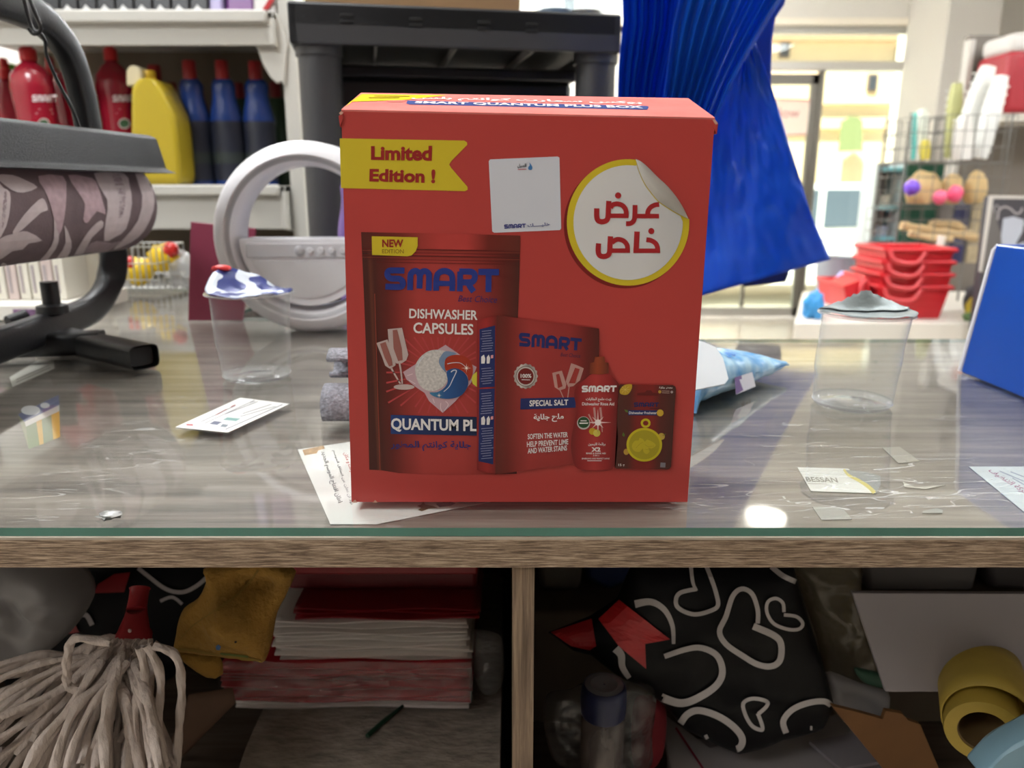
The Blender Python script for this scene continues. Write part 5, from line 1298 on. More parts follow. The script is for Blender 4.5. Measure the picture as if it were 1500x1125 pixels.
# white boxes and tub seen under the floral roll
TR_ = thing('white_tray', (PZ(40,470).x, 1.15, 0), 'white cardboard tray with purple pattern along its front', 'tray')
ta, tb_ = PZ(-60,478), PZ(86,470)
ty = 1.06
obj('tray_body', MB().box((PY(-70,470,ty).x, ty, .0005), (PY(88,470,ty).x, ty+.2, PY(40,447,ty).z)), mat((226,222,214), .6), TR_, bevel=.002)
obj('purple_pattern', MB().box((PY(20,460,ty).x, ty-.0008, .004), (PY(84,460,ty).x, ty+.001, PY(40,453,ty).z)), mat((118,86,122), .5, var=.4, vs=160), TR_)
zt_ = PY(40,447,ty).z
for i in range(8):
    xa = PY(-40 + i*17.5, 430, ty+.05).x; xb = PY(-40 + i*17.5 + 15.5, 430, ty+.05).x
    t = thing('slim_box', ((xa+xb)/2, ty+.1, zt_), 'slim white box standing in the row on the white tray', 'box', 'slim white boxes on the tray')
    obj('carton', MB().box((xa, ty+.05, zt_+.0003), (xb, ty+.15, zt_+.062+.004*(i % 3))), mat((222,218,206) if i % 3 else (206,190,186), .6), t, bevel=.0015)
    obj('printed_side', MB().box((xa+.003, ty+.0493, zt_+.01), (xa+.007, ty+.0505, zt_+.05)), mat((170,160,162), .6), t)
c = PY(135, 440, 1.2); tbc = Vector((c.x, 1.2, 0))
TBn = thing('white_tub', tbc, 'round white plastic tub beside the slim white boxes', 'tub')
obj('tub_body', MB().lathe([(.001,.0005),(.027,.0005),(.0295,.004),(.032,.075),(.032,.09)], tbc, 30), mat((226,222,206), .4), TBn, smooth=True)
obj('lid', MB().lathe([(.034,.088),(.0345,.092),(.034,.099),(.001,.1)], tbc, 30), mat((232,230,222), .4), TBn, smooth=True)

# ================================================================== BLACK PLASTIC RACK behind the red box
YW = math.radians(10.5)
def rk(px_, py_, Y0=1.13):
    """point on the rack's slightly turned front plane"""
    o = PY(470, 40, Y0); return PP(px_, py_, o, Vector((math.sin(YW), -math.cos(YW), 0)))
blkp = mat((62,62,65), .45, var=.05, vs=10, bump=.08, bs=400); blkd = mat((16,16,17), .6)  # the darker black puts the shade beneath the trays into their colour
r0 = rk(424, 62); r1 = rk(909, 80)
ex = Vector((math.cos(YW), math.sin(YW), 0)); ey = Vector((-math.sin(YW), math.cos(YW), 0))
Wr = (r1-r0).dot(ex); zs0 = r0.z; zs1 = rk(424, 0).z
RK = thing('plastic_rack', (r0.x + ex.x*Wr/2, r0.y+.25, FLOOR_Z), 'black plastic shelving rack with slotted edges and round legs', 'rack')
Dr = .46
def R3(u, v, z): return Vector((r0.x, r0.y, 0)) + ex*u + ey*v + Vector((0,0,z))
def rbox(u0,v0,z0,u1,v1,z1): return MB().hexa([R3(u0,v0,z0),R3(u1,v0,z0),R3(u1,v1,z0),R3(u0,v1,z0)], [R3(u0,v0,z1),R3(u1,v0,z1),R3(u1,v1,z1),R3(u0,v1,z1)])
for zz0 in (zs0, zs0-.46, zs0-.92):
    zz1 = zz0 + (zs1-zs0)
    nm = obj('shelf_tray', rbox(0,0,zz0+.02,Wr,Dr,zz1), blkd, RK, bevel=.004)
    for (a,b,c_,d) in ((0,0,Wr,.012),(0,Dr-.012,Wr,Dr),(0,0,.012,Dr),(Wr-.012,0,Wr,Dr)):
        obj('rim', rbox(a,b,zz0,c_,d,zz1-.002), blkp, nm, bevel=.002)
    if zz0 == zs0:
        for k in range(1, 4): obj('rib', rbox(Wr*k/4-.0016,.012,zz0+.008,Wr*k/4+.0016,Dr-.012,zz0+.022), mat((150,146,140), .5), nm)
        for px_, py_ in ((508,27),(609,33),(709,38),(779,41)):
            for dy in (-4.6, 4.6):
                P = rk(px_, py_+dy); u = (P-R3(0,0,0)).dot(ex)
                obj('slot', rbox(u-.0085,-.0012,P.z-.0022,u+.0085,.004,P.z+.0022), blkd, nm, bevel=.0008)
for u in (.037, Wr-.027):
    for v in (.037, Dr-.037):
        obj('leg', MB().tube([R3(u,v,FLOOR_Z+.0005), R3(u,v,zs0-.5), R3(u,v,zs0+.03)], .030, 22), blkp, RK, smooth=True)
        obj('leg_socket', MB().tube([R3(u,v,zs0-.012), R3(u,v,zs0+.02)], .033, 22), blkp, RK, smooth=True)
# black tub added on the middle tray to fill the dark void
ztm = zs0-.46+(zs1-zs0)
TB2 = thing('dark_filler', R3(Wr*.5, Dr*.55, ztm), 'large black tub added in the rack to fill the dark gap behind the red box', 'tub')
tq_ = MB()
lo_q = [R3(.035,.18,ztm+.0005),R3(Wr-.035,.18,ztm+.0005),R3(Wr-.035,Dr-.085,ztm+.0005),R3(.035,Dr-.085,ztm+.0005)]
hi_q = [R3(.03,.16,zs0-.02),R3(Wr-.03,.16,zs0-.02),R3(Wr-.03,Dr-.075,zs0-.02),R3(.03,Dr-.075,zs0-.02)]
tq_.hexa(lo_q, hi_q); obj('tub_body', tq_, mat((22,22,24), .4), TB2, bevel=.01)
obj('filler_top', rbox(.026,.15,zs0-.022,Wr-.026,Dr-.07,zs0-.004), mat((26,26,28), .4), TB2, bevel=.004)
# purple bottle and shiny jar lid between rack leg and box
pb_ = PY(499, 330, 1.08)
t, bo = bottle('lilac_bottle', PY(521,300,1.06).x, 1.06, .0005, .225, .026, mat((150,120,196), .25), mat((170,150,206), .3), 'lilac plastic bottle standing behind the red box', None, 'tall')
# things on top of the rack
zt2 = zs1
CBX = thing('cardboard_box', R3(.22,.2,zt2), 'brown cardboard box on top of the black rack', 'box')
obj('carton', rbox(.02,.06,zt2+.0004,.33,.36,zt2+.2), mat((168,132,96), .7, var=.05, vs=12), CBX, bevel=.003)
obj('tape', rbox(.16,.0595,zt2+.05,.20,.0605,zt2+.2), mat((190,160,120), .3), CBX)
for i, (u, c) in enumerate(((.385,(96,118,140)),(.43,(120,110,100)))):
    o3 = R3(u,.07,zt2+.0004)
    t = thing('glass_jar', o3, ['clear jar with blue base on top of the black rack', 'clear jar with brown contents on top of the black rack'][i], 'jar')
    obj('jar_wall', MB().lathe([(.001,.001),(.026,0),(.029,.006),(.029,.09),(.022,.1)], o3, 26), clear((236,242,246), .04, 1.5, haze=.1), t, smooth=True)
    obj('contents', MB().lathe([(.001,.004),(.025,.004),(.025,.014),(.001,.015)], o3, 24), mat(c, .3), t, smooth=True)
    obj('lid', MB().lathe([(.024,.098),(.025,.118),(.001,.12)], o3, 24), mat((40,40,44), .4), t, smooth=True)

# ------------------------------------------------------------------ bundle of blue plastic bags hanging at the rack's corner
blue = thin_plastic((26,92,208), .36, .28); blue3 = thin_plastic((26,100,206), .5, .25); blue2 = thin_plastic((20,74,180), .42, .3)
PB = thing('plastic_bag_bundle', (PY(1050,200,1.06).x, 1.06, PY(1050,430,1.06).z), 'hanging bundle of bright blue plastic bags, pleated above and flaring below', 'plastic bags')
def curtain(name, lft, rgt, Yf, nu, nv, m, solid=.0006):
    Lp = smoothpts([Vector((x,y,0)) for x,y in lft], 8); Rp = smoothpts([Vector((x,y,0)) for x,y in rgt], 8)
    def at(P, v):
        s = v*(len(P)-1); i = min(len(P)-2, int(s)); f = s-i; return P[i]*(1-f)+P[i+1]*f
    mb = MB().grid(lambda u, v: (lambda p: PY(p.x, p.y, Yf(u, v)))(at(Lp,v)*(1-u)+at(Rp,v)*u), nu, nv)
    return obj(name, mb, m, PB, smooth=True, solid=solid)
rnd = random.Random(11); ph = [rnd.uniform(-.006,.006) for _ in range(60)]
def pleat(u, v):
    k = u*30; i = int(k); f = k-i; a, b = ph[i % 60], ph[(i+1) % 60]
    return 1.04 + .012*abs(math.sin(k*math.pi*.5)) + (a*(1-f)+b*f)*1.2 + .03*u
def pleat2(u, v):
    k = u*17; return 1.015 + .010*abs(math.sin(k*math.pi*.5)) + .004*math.sin(v*7+u*5) + .03*u
curtain('pleated_bags', [(1008,-190),(950,-100),(915,-25),(913,30),(907,90),(905,140),(904,230)], [(1030,-190),(1058,-100),(1062,-25),(1050,60),(1030,120),(1016,170),(1004,230)], pleat, 150, 10, blue3)
curtain('pleated_bags', [(1014,-190),(1008,-100),(1000,-25),(986,40),(978,100),(968,170),(962,230)], [(1038,-190),(1112,-100),(1152,-25),(1130,25),(1096,80),(1066,135),(1040,200)], pleat2, 110, 10, blue3)
def flp(u, v): return 1.085 + .022*math.sin(u*4.2+v*2.5)*v + .007*noise.noise(Vector((u*5,v*6,3))) + .004*noise.noise(Vector((u*13,v*15,7)))
curtain('open_bag', [(1076,85),(1052,150),(1034,230),(1022,330),(1018,436)], [(1106,60),(1128,120),(1152,200),(1172,262),(1190,318),(1216,380)], flp, 40, 40, blue)
curtain('open_bag', [(1020,-150),(1098,-25),(1090,60),(1080,130)], [(1040,-150),(1150,-25),(1133,35),(1129,128)], lambda u, v: 1.10+.01*u, 10, 8, blue2)
curtain('inner_bag', [(1082,398),(1086,410),(1090,420)], [(1156,386),(1155,402),(1150,413)], lambda u, v: 1.12, 8, 4, mat((16,34,96), .4))
kt = PY(1023, -186, 1.045)
obj('tie_band', MB().tube([kt + Vector((0,0,-.012)), kt, kt + Vector((0,0,.012))], [.020,.017,.020], 14), mat((20,60,150), .4), PB, smooth=True)
obj('hanging_cord', MB().tube([kt, Vector((kt.x, kt.y, CEIL_Z))], .002, 8), mat((210,206,200), .6), PB, smooth=True)
# ================================================================== RIGHT BACKGROUND: display table, baskets, wire rack
TY0 = 3.15; tzz = PY(1300, 470, TY0+.05).z
DT = thing('display_table', (PY(1330,480,TY0).x, TY0+.5, FLOOR_Z), 'low white display table in front of the shop window', 'table')
dx0, dx1 = PY(1163,480,TY0).x, 3.3
obj('table_top', MB().prism([(dx0,TY0,tzz-.09),(dx1,TY0,tzz-.09),(dx1,TY0+1.0,tzz-.09),(dx0+.40,TY0+1.0,tzz-.09)], (0,0,.09)), mat((222,216,206), .4), DT, bevel=.006)
for x in (dx0+.46, dx1-.1):
    for y in (TY0+.05, TY0+1.0): obj('leg', MB().box((x, y, FLOOR_Z), (x+.05, y+.05, tzz-.09)), mat((200,196,188), .5), DT, bevel=.004)
redp = mat((196,34,44), .35)
def basket(px_, Y, w, d, h, z, label, tilt=0.0, grp='red shopping baskets', slat=7):
    c = Vector((PY(px_, 430, Y).x, Y, z))
    t = thing('shopping_basket', c, label, 'basket', grp)
    mb = MB(); a = .86
    def ring(zz, s, r=.009):
        P = [c + Vector((sx2*w/2*s, sy2*d/2*s, zz)) for sx2, sy2 in ((-1,-1),(1,-1),(1,1),(-1,1),(-1,-1))]
        for i in range(4): mb.tube([P[i], P[i+1]], r, 6)
    obj('basket_floor', MB().box((c.x-w*a/2, c.y-d*a/2, z+.0005), (c.x+w*a/2, c.y+d*a/2, z+.008)), redp, t)
    for sx2, sy2, (ux, uy) in ((0,-1,(1,0)),(0,1,(1,0)),(-1,0,(0,1)),(1,0,(0,1))):
        lo_ = []; hi_ = []
        if sy2: lo_ = [c+Vector((-w*a/2, sy2*d*a/2, .004)), c+Vector((w*a/2, sy2*d*a/2, .004))]; hi_ = [c+Vector((-w/2, sy2*d/2, h)), c+Vector((w/2, sy2*d/2, h))]
        else: lo_ = [c+Vector((sx2*w*a/2, -d*a/2, .004)), c+Vector((sx2*w*a/2, d*a/2, .004))]; hi_ = [c+Vector((sx2*w/2, -d/2, h)), c+Vector((sx2*w/2, d/2, h))]
        o_ = obj('basket_side', MB().add([lo_[0], lo_[1], hi_[1], hi_[0]], [(0,1,2,3)]), redp, t, solid=.004)
        for k in range(1, 4):
            f = k/4; A_ = lo_[0]*(1-f)+hi_[0]*f; B_ = lo_[1]*(1-f)+hi_[1]*f
            obj('rib', MB().tube([A_, B_], .003, 6), redp, o_)
    rm = MB(); 
    P = [c + Vector((sx2*w/2*1.045, sy2*d/2*1.045, h)) for sx2, sy2 in ((-1,-1),(1,-1),(1,1),(-1,1),(-1,-1))]
    for i in range(4): rm.tube([P[i], P[i+1]], .009, 8)
    obj('rim', rm, redp, t, smooth=True)
    obj('handle', MB().tube(smoothpts([c+Vector((-w*.47,-d*.55,h)), c+Vector((-w*.4,-d*.58,h*.7)), c+Vector((-w*.1,-d*.6,h*.62)), c+Vector((w*.05,-d*.555,h*.93))], 5), .009, 8), mat((206,70,76), .35), t, smooth=True)
    if tilt: t.rotation_euler = (0, tilt, 0)
    return t
labs = ['red plastic shopping basket at the bottom of the stack', 'red plastic shopping basket second from the bottom of the stack', 'red plastic shopping basket third from the bottom of the stack', 'red plastic shopping basket on top of the stack']
for i in range(4): basket(1315.5, 3.375, .29-.003*i, .28, .135, tzz+.0005+.052*i, labs[i])
tb = basket(1228, 3.37, .16, .2, .09, tzz+.0675, 'red shopping basket tipped against the basket stack', tilt=math.radians(75))
basket(1236, 3.7, .18, .2, .11, tzz+.0005, 'small red basket under the grey bucket beside the stack')
def bucket(px_, Y, z, r0, r1, h, c, label):
    b = Vector((PY(px_, 420, Y).x, Y, z)); t = thing('bucket', b, label, 'bucket')
    obj('pail', MB().lathe([(.001,.0005),(r0,.0005),(r1,h),(r1+.006,h+.004),(r1-.004,h-.002),(r0-.004,.01),(.001,.008)], b, 28), mat(c, .45), t, smooth=True)
    obj('handle', MB().tube([b+Vector((r1*math.cos(a), r1*.3*math.sin(a)-.01, h+.07*math.sin(a))) for a in [math.pi*k/14 for k in range(15)]], .003, 6), mat((200,200,200), .4), t, smooth=True)
    return b, t
bucket(1220, 3.95, tzz+.0005, .08, .095, .2, (150,156,164), 'grey plastic bucket behind the small red basket')
def ballthing(px_, py_, Y, r, c, label, cat='ball', nm='scrub_ball', wob=.12, m=None, grp=None, on=None):
    P = PY(px_, py_, Y); mb = MB().ball(P, r, 20, 12, wob=wob, seed=px_)
    if on is not None: settle(mb, on)
    return tag(obj(nm, mb, m or mat(c, .5), None, smooth=True), label, cat, grp)
ballthing(1233, 420, 3.7, (.042,.045,.082), (170,160,214), 'lilac plastic bowl sitting in the small red basket', 'bowl', 'plastic_bowl', on=tzz+.009)
ballthing(1297, 400, 3.65, (.05,.04,.145), (150,176,206), 'pale blue bag bulging behind the basket stack', 'bag', 'plastic_bag', .2, on=tzz+.0004)
ballthing(1191, 452, 3.27, (.042,.045,.062), (54,142,206), 'bright blue bag at the corner of the white display table', 'bag', 'plastic_bag', .4, on=tzz+.0004)
for i, (px_, py_, w_) in enumerate(((1236,375,.1),)):
    P = PY(px_, py_+20, 4.1)
    tag(obj('cardboard_tub', MB().lathe([(.001,0),(.045,0),(.05,.16),(.046,.16),(.044,.01)], (P.x,4.1,tzz+.0005), 24), mat((206,170,132), .6), None, smooth=True), 'tan cardboard tub near the window glass', 'tub')
# teal shelf unit
TS = thing('teal_shelf', (PY(1300,300,3.9).x, 3.9, tzz), 'narrow dark shelf unit with teal shelf boards by the window', 'shelf')
ta_, tb2 = PY(1282,300,3.85).x, PY(1317,300,3.85).x
obj('back_board', MB().box((ta_, 4.0, tzz), (tb2, 4.02, PY(1300,238,3.85).z)), mat((104,100,98), .6), TS)
for x in (ta_-.012, tb2): obj('side_board', MB().box((x, 3.85, tzz), (x+.012, 4.0, PY(1300,238,3.85).z)), mat((196,206,204), .5), TS)
for y in (245, 302, 347, 400):
    z = PY(1300, y, 3.85).z; obj('shelf_board', MB().box((ta_, 3.85, z-.02), (tb2, 4.0, z)), mat((130,196,206), .4), TS, bevel=.003)
for i, (px_, y, c, lb) in enumerate(((1297,302,(224,218,200),'cream cup on the middle teal shelf'),(1293,347,(190,196,216),'pale blue folded packs on the lower teal shelf'),)):
    z = PY(1300, y, 3.85).z; P = PY(px_, y, 3.9)
    tag(obj('small_pack', MB().lathe([(.001,.0005),(.028,.0005),(.032,.05),(.026,.052),(.001,.05)], (P.x, 3.92, z), 16), mat(c, .5), None, smooth=True), lb, 'cup' if i == 0 else 'pack')

# wire display rack
wire = mat((120,118,115), .4, metal=.5)
WY = 3.55
def wx(px_, py_=300): return PY(px_, py_, WY).x
def wz(py_): return PY(1390, py_, WY).z
WR = thing('wire_rack', (wx(1390), WY+.12, tzz), 'grey wire display rack with three basket tiers of brushes', 'rack')
for x in (wx(1322), wx(1468)):
    for y in (WY+.02, WY+.24): obj('upright', MB().tube([(x,y,tzz+.0005),(x,y,wz(165))], .005, 8), wire, WR, smooth=True)
for (xa, xb, ya, yb) in ((1318,1368,237,172),(1370,1472,237,168),(1318,1472,300,239),(1306,1462,359,306)):
    wirebox('wire_tier', (wx(xa), WY, wz(ya)), (wx(xb), WY+.24, wz(yb)), 7, 3, 3, .0018, wire, WR)
def brush(px0, py0, px1, py1, w0, w1, c, label, Y=WY+.12, th=.03, nm='scrub_brush', grp=None):
    A_, B_ = PY(px0, py0, Y), PY(px1, py1, Y+.02)
    t = thing(nm, (A_.x, Y, min(A_.z, B_.z)), label, 'brush', grp)
    P = [A_*(1-k/10)+B_*(k/10) for k in range(11)]; d = (B_-A_).normalized(); q = Vector((d.z,0,-d.x))
    mb = MB(); V = []
    for k, p in enumerate(P):
        s = math.sin(math.pi*min(1, k/10*.85+.12))**.6; ww = (w0+(w1-w0)*k/10)*(.35+.65*s)
        V += [p - q*ww, p - q*ww*.6 - Vector((0,th,0)), p + q*ww*.6 - Vector((0,th,0)), p + q*ww, p + Vector((0,th*.4,0))]
    F_ = [(5*i+j, 5*i+(j+1) % 5, 5*i+5+(j+1) % 5, 5*i+5+j) for i in range(10) for j in range(5)] + [(4,3,2,1,0), (50,51,52,53,54)]
    mb.add(V, F_); obj('brush_head', mb, mat(c, .6), t, smooth=True)
    br2 = MB()
    for k in range(1, 10):
        for s in (-1, 1):
            p = P[k] + q*s*(w0+(w1-w0)*k/10)*.8
            br2.tube([p, p + q*s*.012], .004, 5)
    tag(obj('bristles', br2, mat((226,226,220), .7), t), kind='stuff')
brush(1390,232,1402,122,.032,.046,(176,176,120), 'olive handled brush leaning in the top tier of the wire rack', th=.02, Y=WY+.205)
brush(1404,232,1447,98,.045,.06,(214,214,208), 'largest white brush rising from the top tier of the wire rack', th=.035, Y=WY+.15)
brush(1434,232,1466,112,.04,.05,(220,220,216), 'white ribbed brush at the end of the top tier', th=.035, Y=WY+.08)
brush(1345,234,1350,160,.025,.03,(206,210,196), 'slim pale brush beside the teal handle in the top tier')
brush(1337,234,1340,165,.012,.012,(96,190,180), 'thin teal handle in the top tier of the wire rack', th=.012, Y=WY+.020)
brush(1353,234,1354,205,.024,.024,(206,188,60), 'short yellow and white brush low in the top tier', th=.03, Y=WY+.06)
brush(1408,234,1411,170,.05,.04,(220,216,210), 'broad white brush low in the middle of the top tier', th=.04, Y=WY+.05)
sp = mat((204,176,128), .9, bump=.8, bs=60)
for i, (px_, py_, r_) in enumerate(((1352,270,(.080,.06,.082)),(1395,268,(.048,.05,.078)),(1430,268,(.048,.05,.082)))):
    ballthing(px_, py_, WY+.12, r_, None, ['large beige bath sponge in the middle tier of the wire rack', 'beige bath sponge between two others in the middle tier', 'upright beige bath sponge at the end of the middle tier'][i], 'sponge', 'bath_sponge', .15, sp, 'beige sponges', on=wz(300)+.0025)
ballthing(1336, 275, WY-.034, .034, (112,72,196), 'purple scrub ball hanging on the wire rack')
ballthing(1377, 289, WY-.036, (.031,.03,.032), (222,96,130), 'pink scrub ball nearer the beige sponge on the wire rack')
ballthing(1399, 284, WY-.034, (.035,.03,.038), (226,84,122), 'larger pink scrub ball on the wire rack')
rp_m = mat((208,180,136), .9, bump=.8, bs=120)
for i, (P, lb) in enumerate((([(1320,330),(1342,334),(1372,340),(1400,343),(1440,348)], 'long beige loofah rope lying in the lowest tier'), ([(1332,341),(1360,348),(1395,350)], 'short beige loofah rope under the long one'), ([(1362,330),(1390,328),(1412,336)], 'knotted beige loofah rope on top in the lowest tier'))):
    tag(obj('loofah_rope', MB().tube(smoothpts([PY(x,y,WY+(.135,.075,.192)[i]) for x,y in P], 5), [(.023,.0185,.025)[i]*(.86+.14*math.sin(k*1.15)) for k in range(5*(len(P)-1)+1)], 10), rp_m, None, smooth=True), lb, 'rope')
obj('green_board', MB().box((PY(1322,300,WY+.27).x, WY+.27, tzz+.0005), (PY(1376,300,WY+.27).x, WY+.30, PY(1340,236,WY+.27).z)), mat((28,92,72), .6), None)
tag(bpy.data.objects['green_board'], 'dark green printed board standing behind the wire rack', 'board')
for i, (xa, xb, c, lb) in enumerate(((1378,1398,(150,146,146),'grey pack hanging behind the loofahs'),(1400,1424,(58,62,104),'navy pack hanging behind the loofahs'),(1426,1446,(176,160,130),'tan pack hanging behind the loofahs'))):
    tag(obj('hanging_pack', MB().box((PY(xa,300,WY+.26).x, WY+.26, PY(xa,385,WY+.26).z), (PY(xb,300,WY+.26).x, WY+.285, PY(xa,296,WY+.26).z)), mat(c, .5, var=.15, vs=40), None, bevel=.004), lb, 'pack')
tag(obj('sponge_wand', MB().tube([Vector((PY(1371,388,3.44).x, 3.44, tzz+.17)), PY(1380,345,3.44)], .016, 12), mat((226,222,212), .4), None, smooth=True), 'white wand standing up out of the red basket stack', 'wand')
# dark things at the right of the baskets
for i, (px_, py_, r_, c, lb) in enumerate(((1434,415,(.05,.05,.075),(52,50,56),'dark netted bag beside the red basket stack'),(1427,436,(.028,.028,.045),(214,200,70),'yellow and white pack beside the red basket stack'),(1424,456,(.034,.025,.02),(96,130,80),'green cloth bundle on the table beside the red baskets'))):
    Yq = (3.42, 3.30, 3.20)[i]; P = PY(px_, py_, Yq); r_ = Vector(r_)
    tag(obj('soft_bundle', settle(MB().ball((P.x, Yq, P.z), r_, 18, 10, wob=.3, seed=i+20), tzz+.0004), mat(c, .6), None, smooth=True), lb, 'bundle')
# blender carton with the picture of a cup
CY_ = 3.05
KX = thing('appliance_carton', (PY(1475,470,CY_).x, CY_+.05, tzz), 'dark grey carton printed with a pale jug picture behind the blue bin', 'carton')
kp = plane_y(CY_)
kq = [PY(1430,470,CY_), PY(1560,470,CY_), PY(1560,290,CY_), PY(1451,288,CY_)]
for v in kq[:2]: v.z = tzz-.02
DTx = MB().prism([(v.x, CY_, v.z) for v in kq], (0,.045,0)); obj('carton_body', DTx, mat((62,60,66), .5), KX, bevel=.004)
poly('side_print', [(1452,290),(1437,400),(1486,400),(1478,375),(1462,330)], kp, .001, pm_((104,100,98)), KX)
poly('white_border', [(1448,286),(1560,288),(1560,292),(1455,291),(1438,398),(1433,398)], kp, .0012, pm_((196,190,184)), KX)
poly('jug_picture', [(1469,320),(1484,317),(1500,322),(1497,340),(1487,358),(1483,374),(1468,373),(1467,362),(1466,345)], kp, .002, pm_((176,180,192)), KX)
strokes('jug_handle_print', [([(1499,330),(1515,320)], 2.0), ([(1483,362),(1500,356),(1515,348)], 3)], kp, .002, pm_((176,180,192)), KX, sm=0)
strokes('scroll_print', [([(1461,322),(1463,308),(1471,303),(1480,306),(1488,313),(1495,310),(1497,304)], 3.0), ([(1457,312),(1456,303),(1461,301),(1464,306)], 1.6)], kp, .002, pm_((156,150,152)), KX)
# shelf on the right with a red bag
RY = 3.9
RS = thing('wall_shelf', (PY(1500,170,RY).x+.4, RY+.15, PY(1490,178,RY).z), 'grey wall shelf at the right carrying a red bag', 'shelf')
rz = PY(1490,166,RY).z
obj('shelf_board', MB().box((PY(1470,170,RY).x, RY, rz-.035), (XR, RY+.4, rz)), mat((196,190,180), .5), RS)
obj('shelf_end', MB().box((PY(1474,60,RY).x, RY+.30, PY(1490,330,RY).z), (PY(1482,60,RY).x, RY+.36, PY(1490,40,RY).z)), mat((188,184,178), .5), RS)
obj('back_panel', MB().box((PY(1480,60,RY).x, RY+.36, FLOOR_Z), (XR, RY+.4, PY(1490,30,RY).z)), mat((120,112,104), .6), RS)
t = thing('red_bag', (PY(1500,120,RY).x, RY+.15, rz), 'dark red quilted bag with white top on the wall shelf', 'bag')
xa = PY(1474,120,RY+.02).x
obj('bag_body', MB().box((xa, RY+.02, rz+.0005), (xa+.34, RY+.3, PY(1490,72,RY).z)), mat((150,28,40), .5, bump=.6, bs=30), t, bevel=.03, seg=3)
obj('white_top', MB().box((xa+.01, RY+.03, PY(1490,72,RY).z-.01), (xa+.33, RY+.29, PY(1490,44,RY).z)), mat((200,196,192), .5), t, bevel=.03, seg=3)
# ================================================================== UNDER THE COUNTER, left bay
SHZ = -.37
rug_m = mat((140,130,120), .95, var=.3, vs=130, bump=1.0, bs=260, stretch=(.4,1,1))
rug_d = mat((60,56,54), .95, var=.3, vs=150, bump=1.0, bs=260)
def slab(name, x0, x1, y0, y1, z0, z1, m, label, cat, wob=.004, r=.02, seed=0, grp=None, nu=26, nv=16):
    """soft folded slab with a rounded front fold"""
    mb = MB()
    def fn(u, v):
        a = 2*math.pi*u; c, s = math.cos(a), math.sin(a); hy, hz = (y1-y0)/2, (z1-z0)/2
        yy = math.copysign(abs(c)**.35, c)*hy; zz = math.copysign(abs(s)**.5, s)*hz
        x = x0 + (x1-x0)*v; n_ = wob*noise.noise(Vector((x*14, yy*16, zz*30+seed)))
        return Vector((x, (y0+y1)/2+yy+n_*.6, max(z0, (z0+z1)/2+zz+n_)))
    nu = 40; mb.grid(fn, nu, nv)
    k = len(mb.v); mb.f.append(tuple(range(nu))); mb.m.append(0); mb.f.append(tuple(range(k-nu-1, k-1))[::-1]); mb.m.append(0)
    return tag(obj(name, mb, m, None, smooth=True), label, cat, grp)
slab('folded_rug', -.215, -.006, .50, .86, SHZ+.0005, -.318, rug_d, 'dark folded rug at the bottom of the pile under the counter', 'rug', .006)
slab('folded_rug', -.225, -.010, .53, .87, -.318, -.276, rug_m, 'grey-brown folded rug under the bundles of plastic bags', 'rug', .005, seed=4)
def bundle(name, xa, xb, y0, y1, z0, z1, n, c, label, cat, rnd, wrap=None, gl=.3):
    t = thing(name, ((xa+xb)/2, (y0+y1)/2, z0), label, cat)
    h = (z1-z0)/n
    for k in range(n):
        j = rnd.uniform(-.003,.003); g_ = rnd.uniform(-.004,.003); kf = rnd.uniform(.88,1.06); cc = tuple(max(0,min(255,int(v*kf))) for v in c)
        mb = MB()
        ph_ = rnd.uniform(0,6)
        def fn(u, v):
            x = xa + j + (xb-xa)*u; w_ = .0012*math.sin(u*9+ph_)
            P = [(y0+g_+.004, 0), (y0+g_, h*.2), (y0+g_-.001, h*.55), (y0+g_+.003, h*.93), (y1, h*.93), (y1, 0)][int(round(v*5))]
            return Vector((x, P[0], z0 + k*h + P[1] + w_))
        mb.grid(fn, 20, 5)
        obj('folded_bag', mb, mat(cc, gl), t, smooth=True, solid=.0006)
    return t
rb_ = random.Random(21)
bundle('paper_stack', PY(348,1030,.60).x, PY(690,1030,.60).x, .60, .80, -.2755, -.262, 3, (236,228,226), 'thin white wrapped sheets beneath the red plastic bundle', 'bundle', rb_)
bundle('bag_bundle', PY(325,990,.595).x, PY(688,990,.595).x, .595, .80, -.262, -.226, 8, (176,30,44), 'bundle of folded red plastic bags wrapped in film under the counter', 'bundle', rb_)
bundle('bag_bundle', PY(404,930,.60).x, PY(688,930,.60).x, .60, .80, -.226, -.186, 10, (240,234,230), 'bundle of folded white plastic bags on the red bundle', 'bundle', rb_)
bundle('bag_bundle', PY(428,880,.60).x, PY(700,880,.60).x, .60, .80, -.186, -.172, 3, (122,20,28), 'dark red folded bags lying on the white bundle', 'bundle', rb_)
DB = thing('document_box', ((PY(428,860,.64).x+PY(700,860,.64).x)/2, .72, -.171), 'dark red tray box on top of the bag bundles', 'box')
obj('tray', MB().box((PY(428,860,.64).x, .625, -.1705), (PY(700,860,.64).x, .82, -.10)), mat((104,16,24), .5), DB, bevel=.004)
obj('tray_lip', MB().box((PY(428,860,.64).x-.001, .618, -.152), (PY(700,860,.64).x+.001, .628, -.140)), mat((140,18,28), .45), DB, bevel=.002)
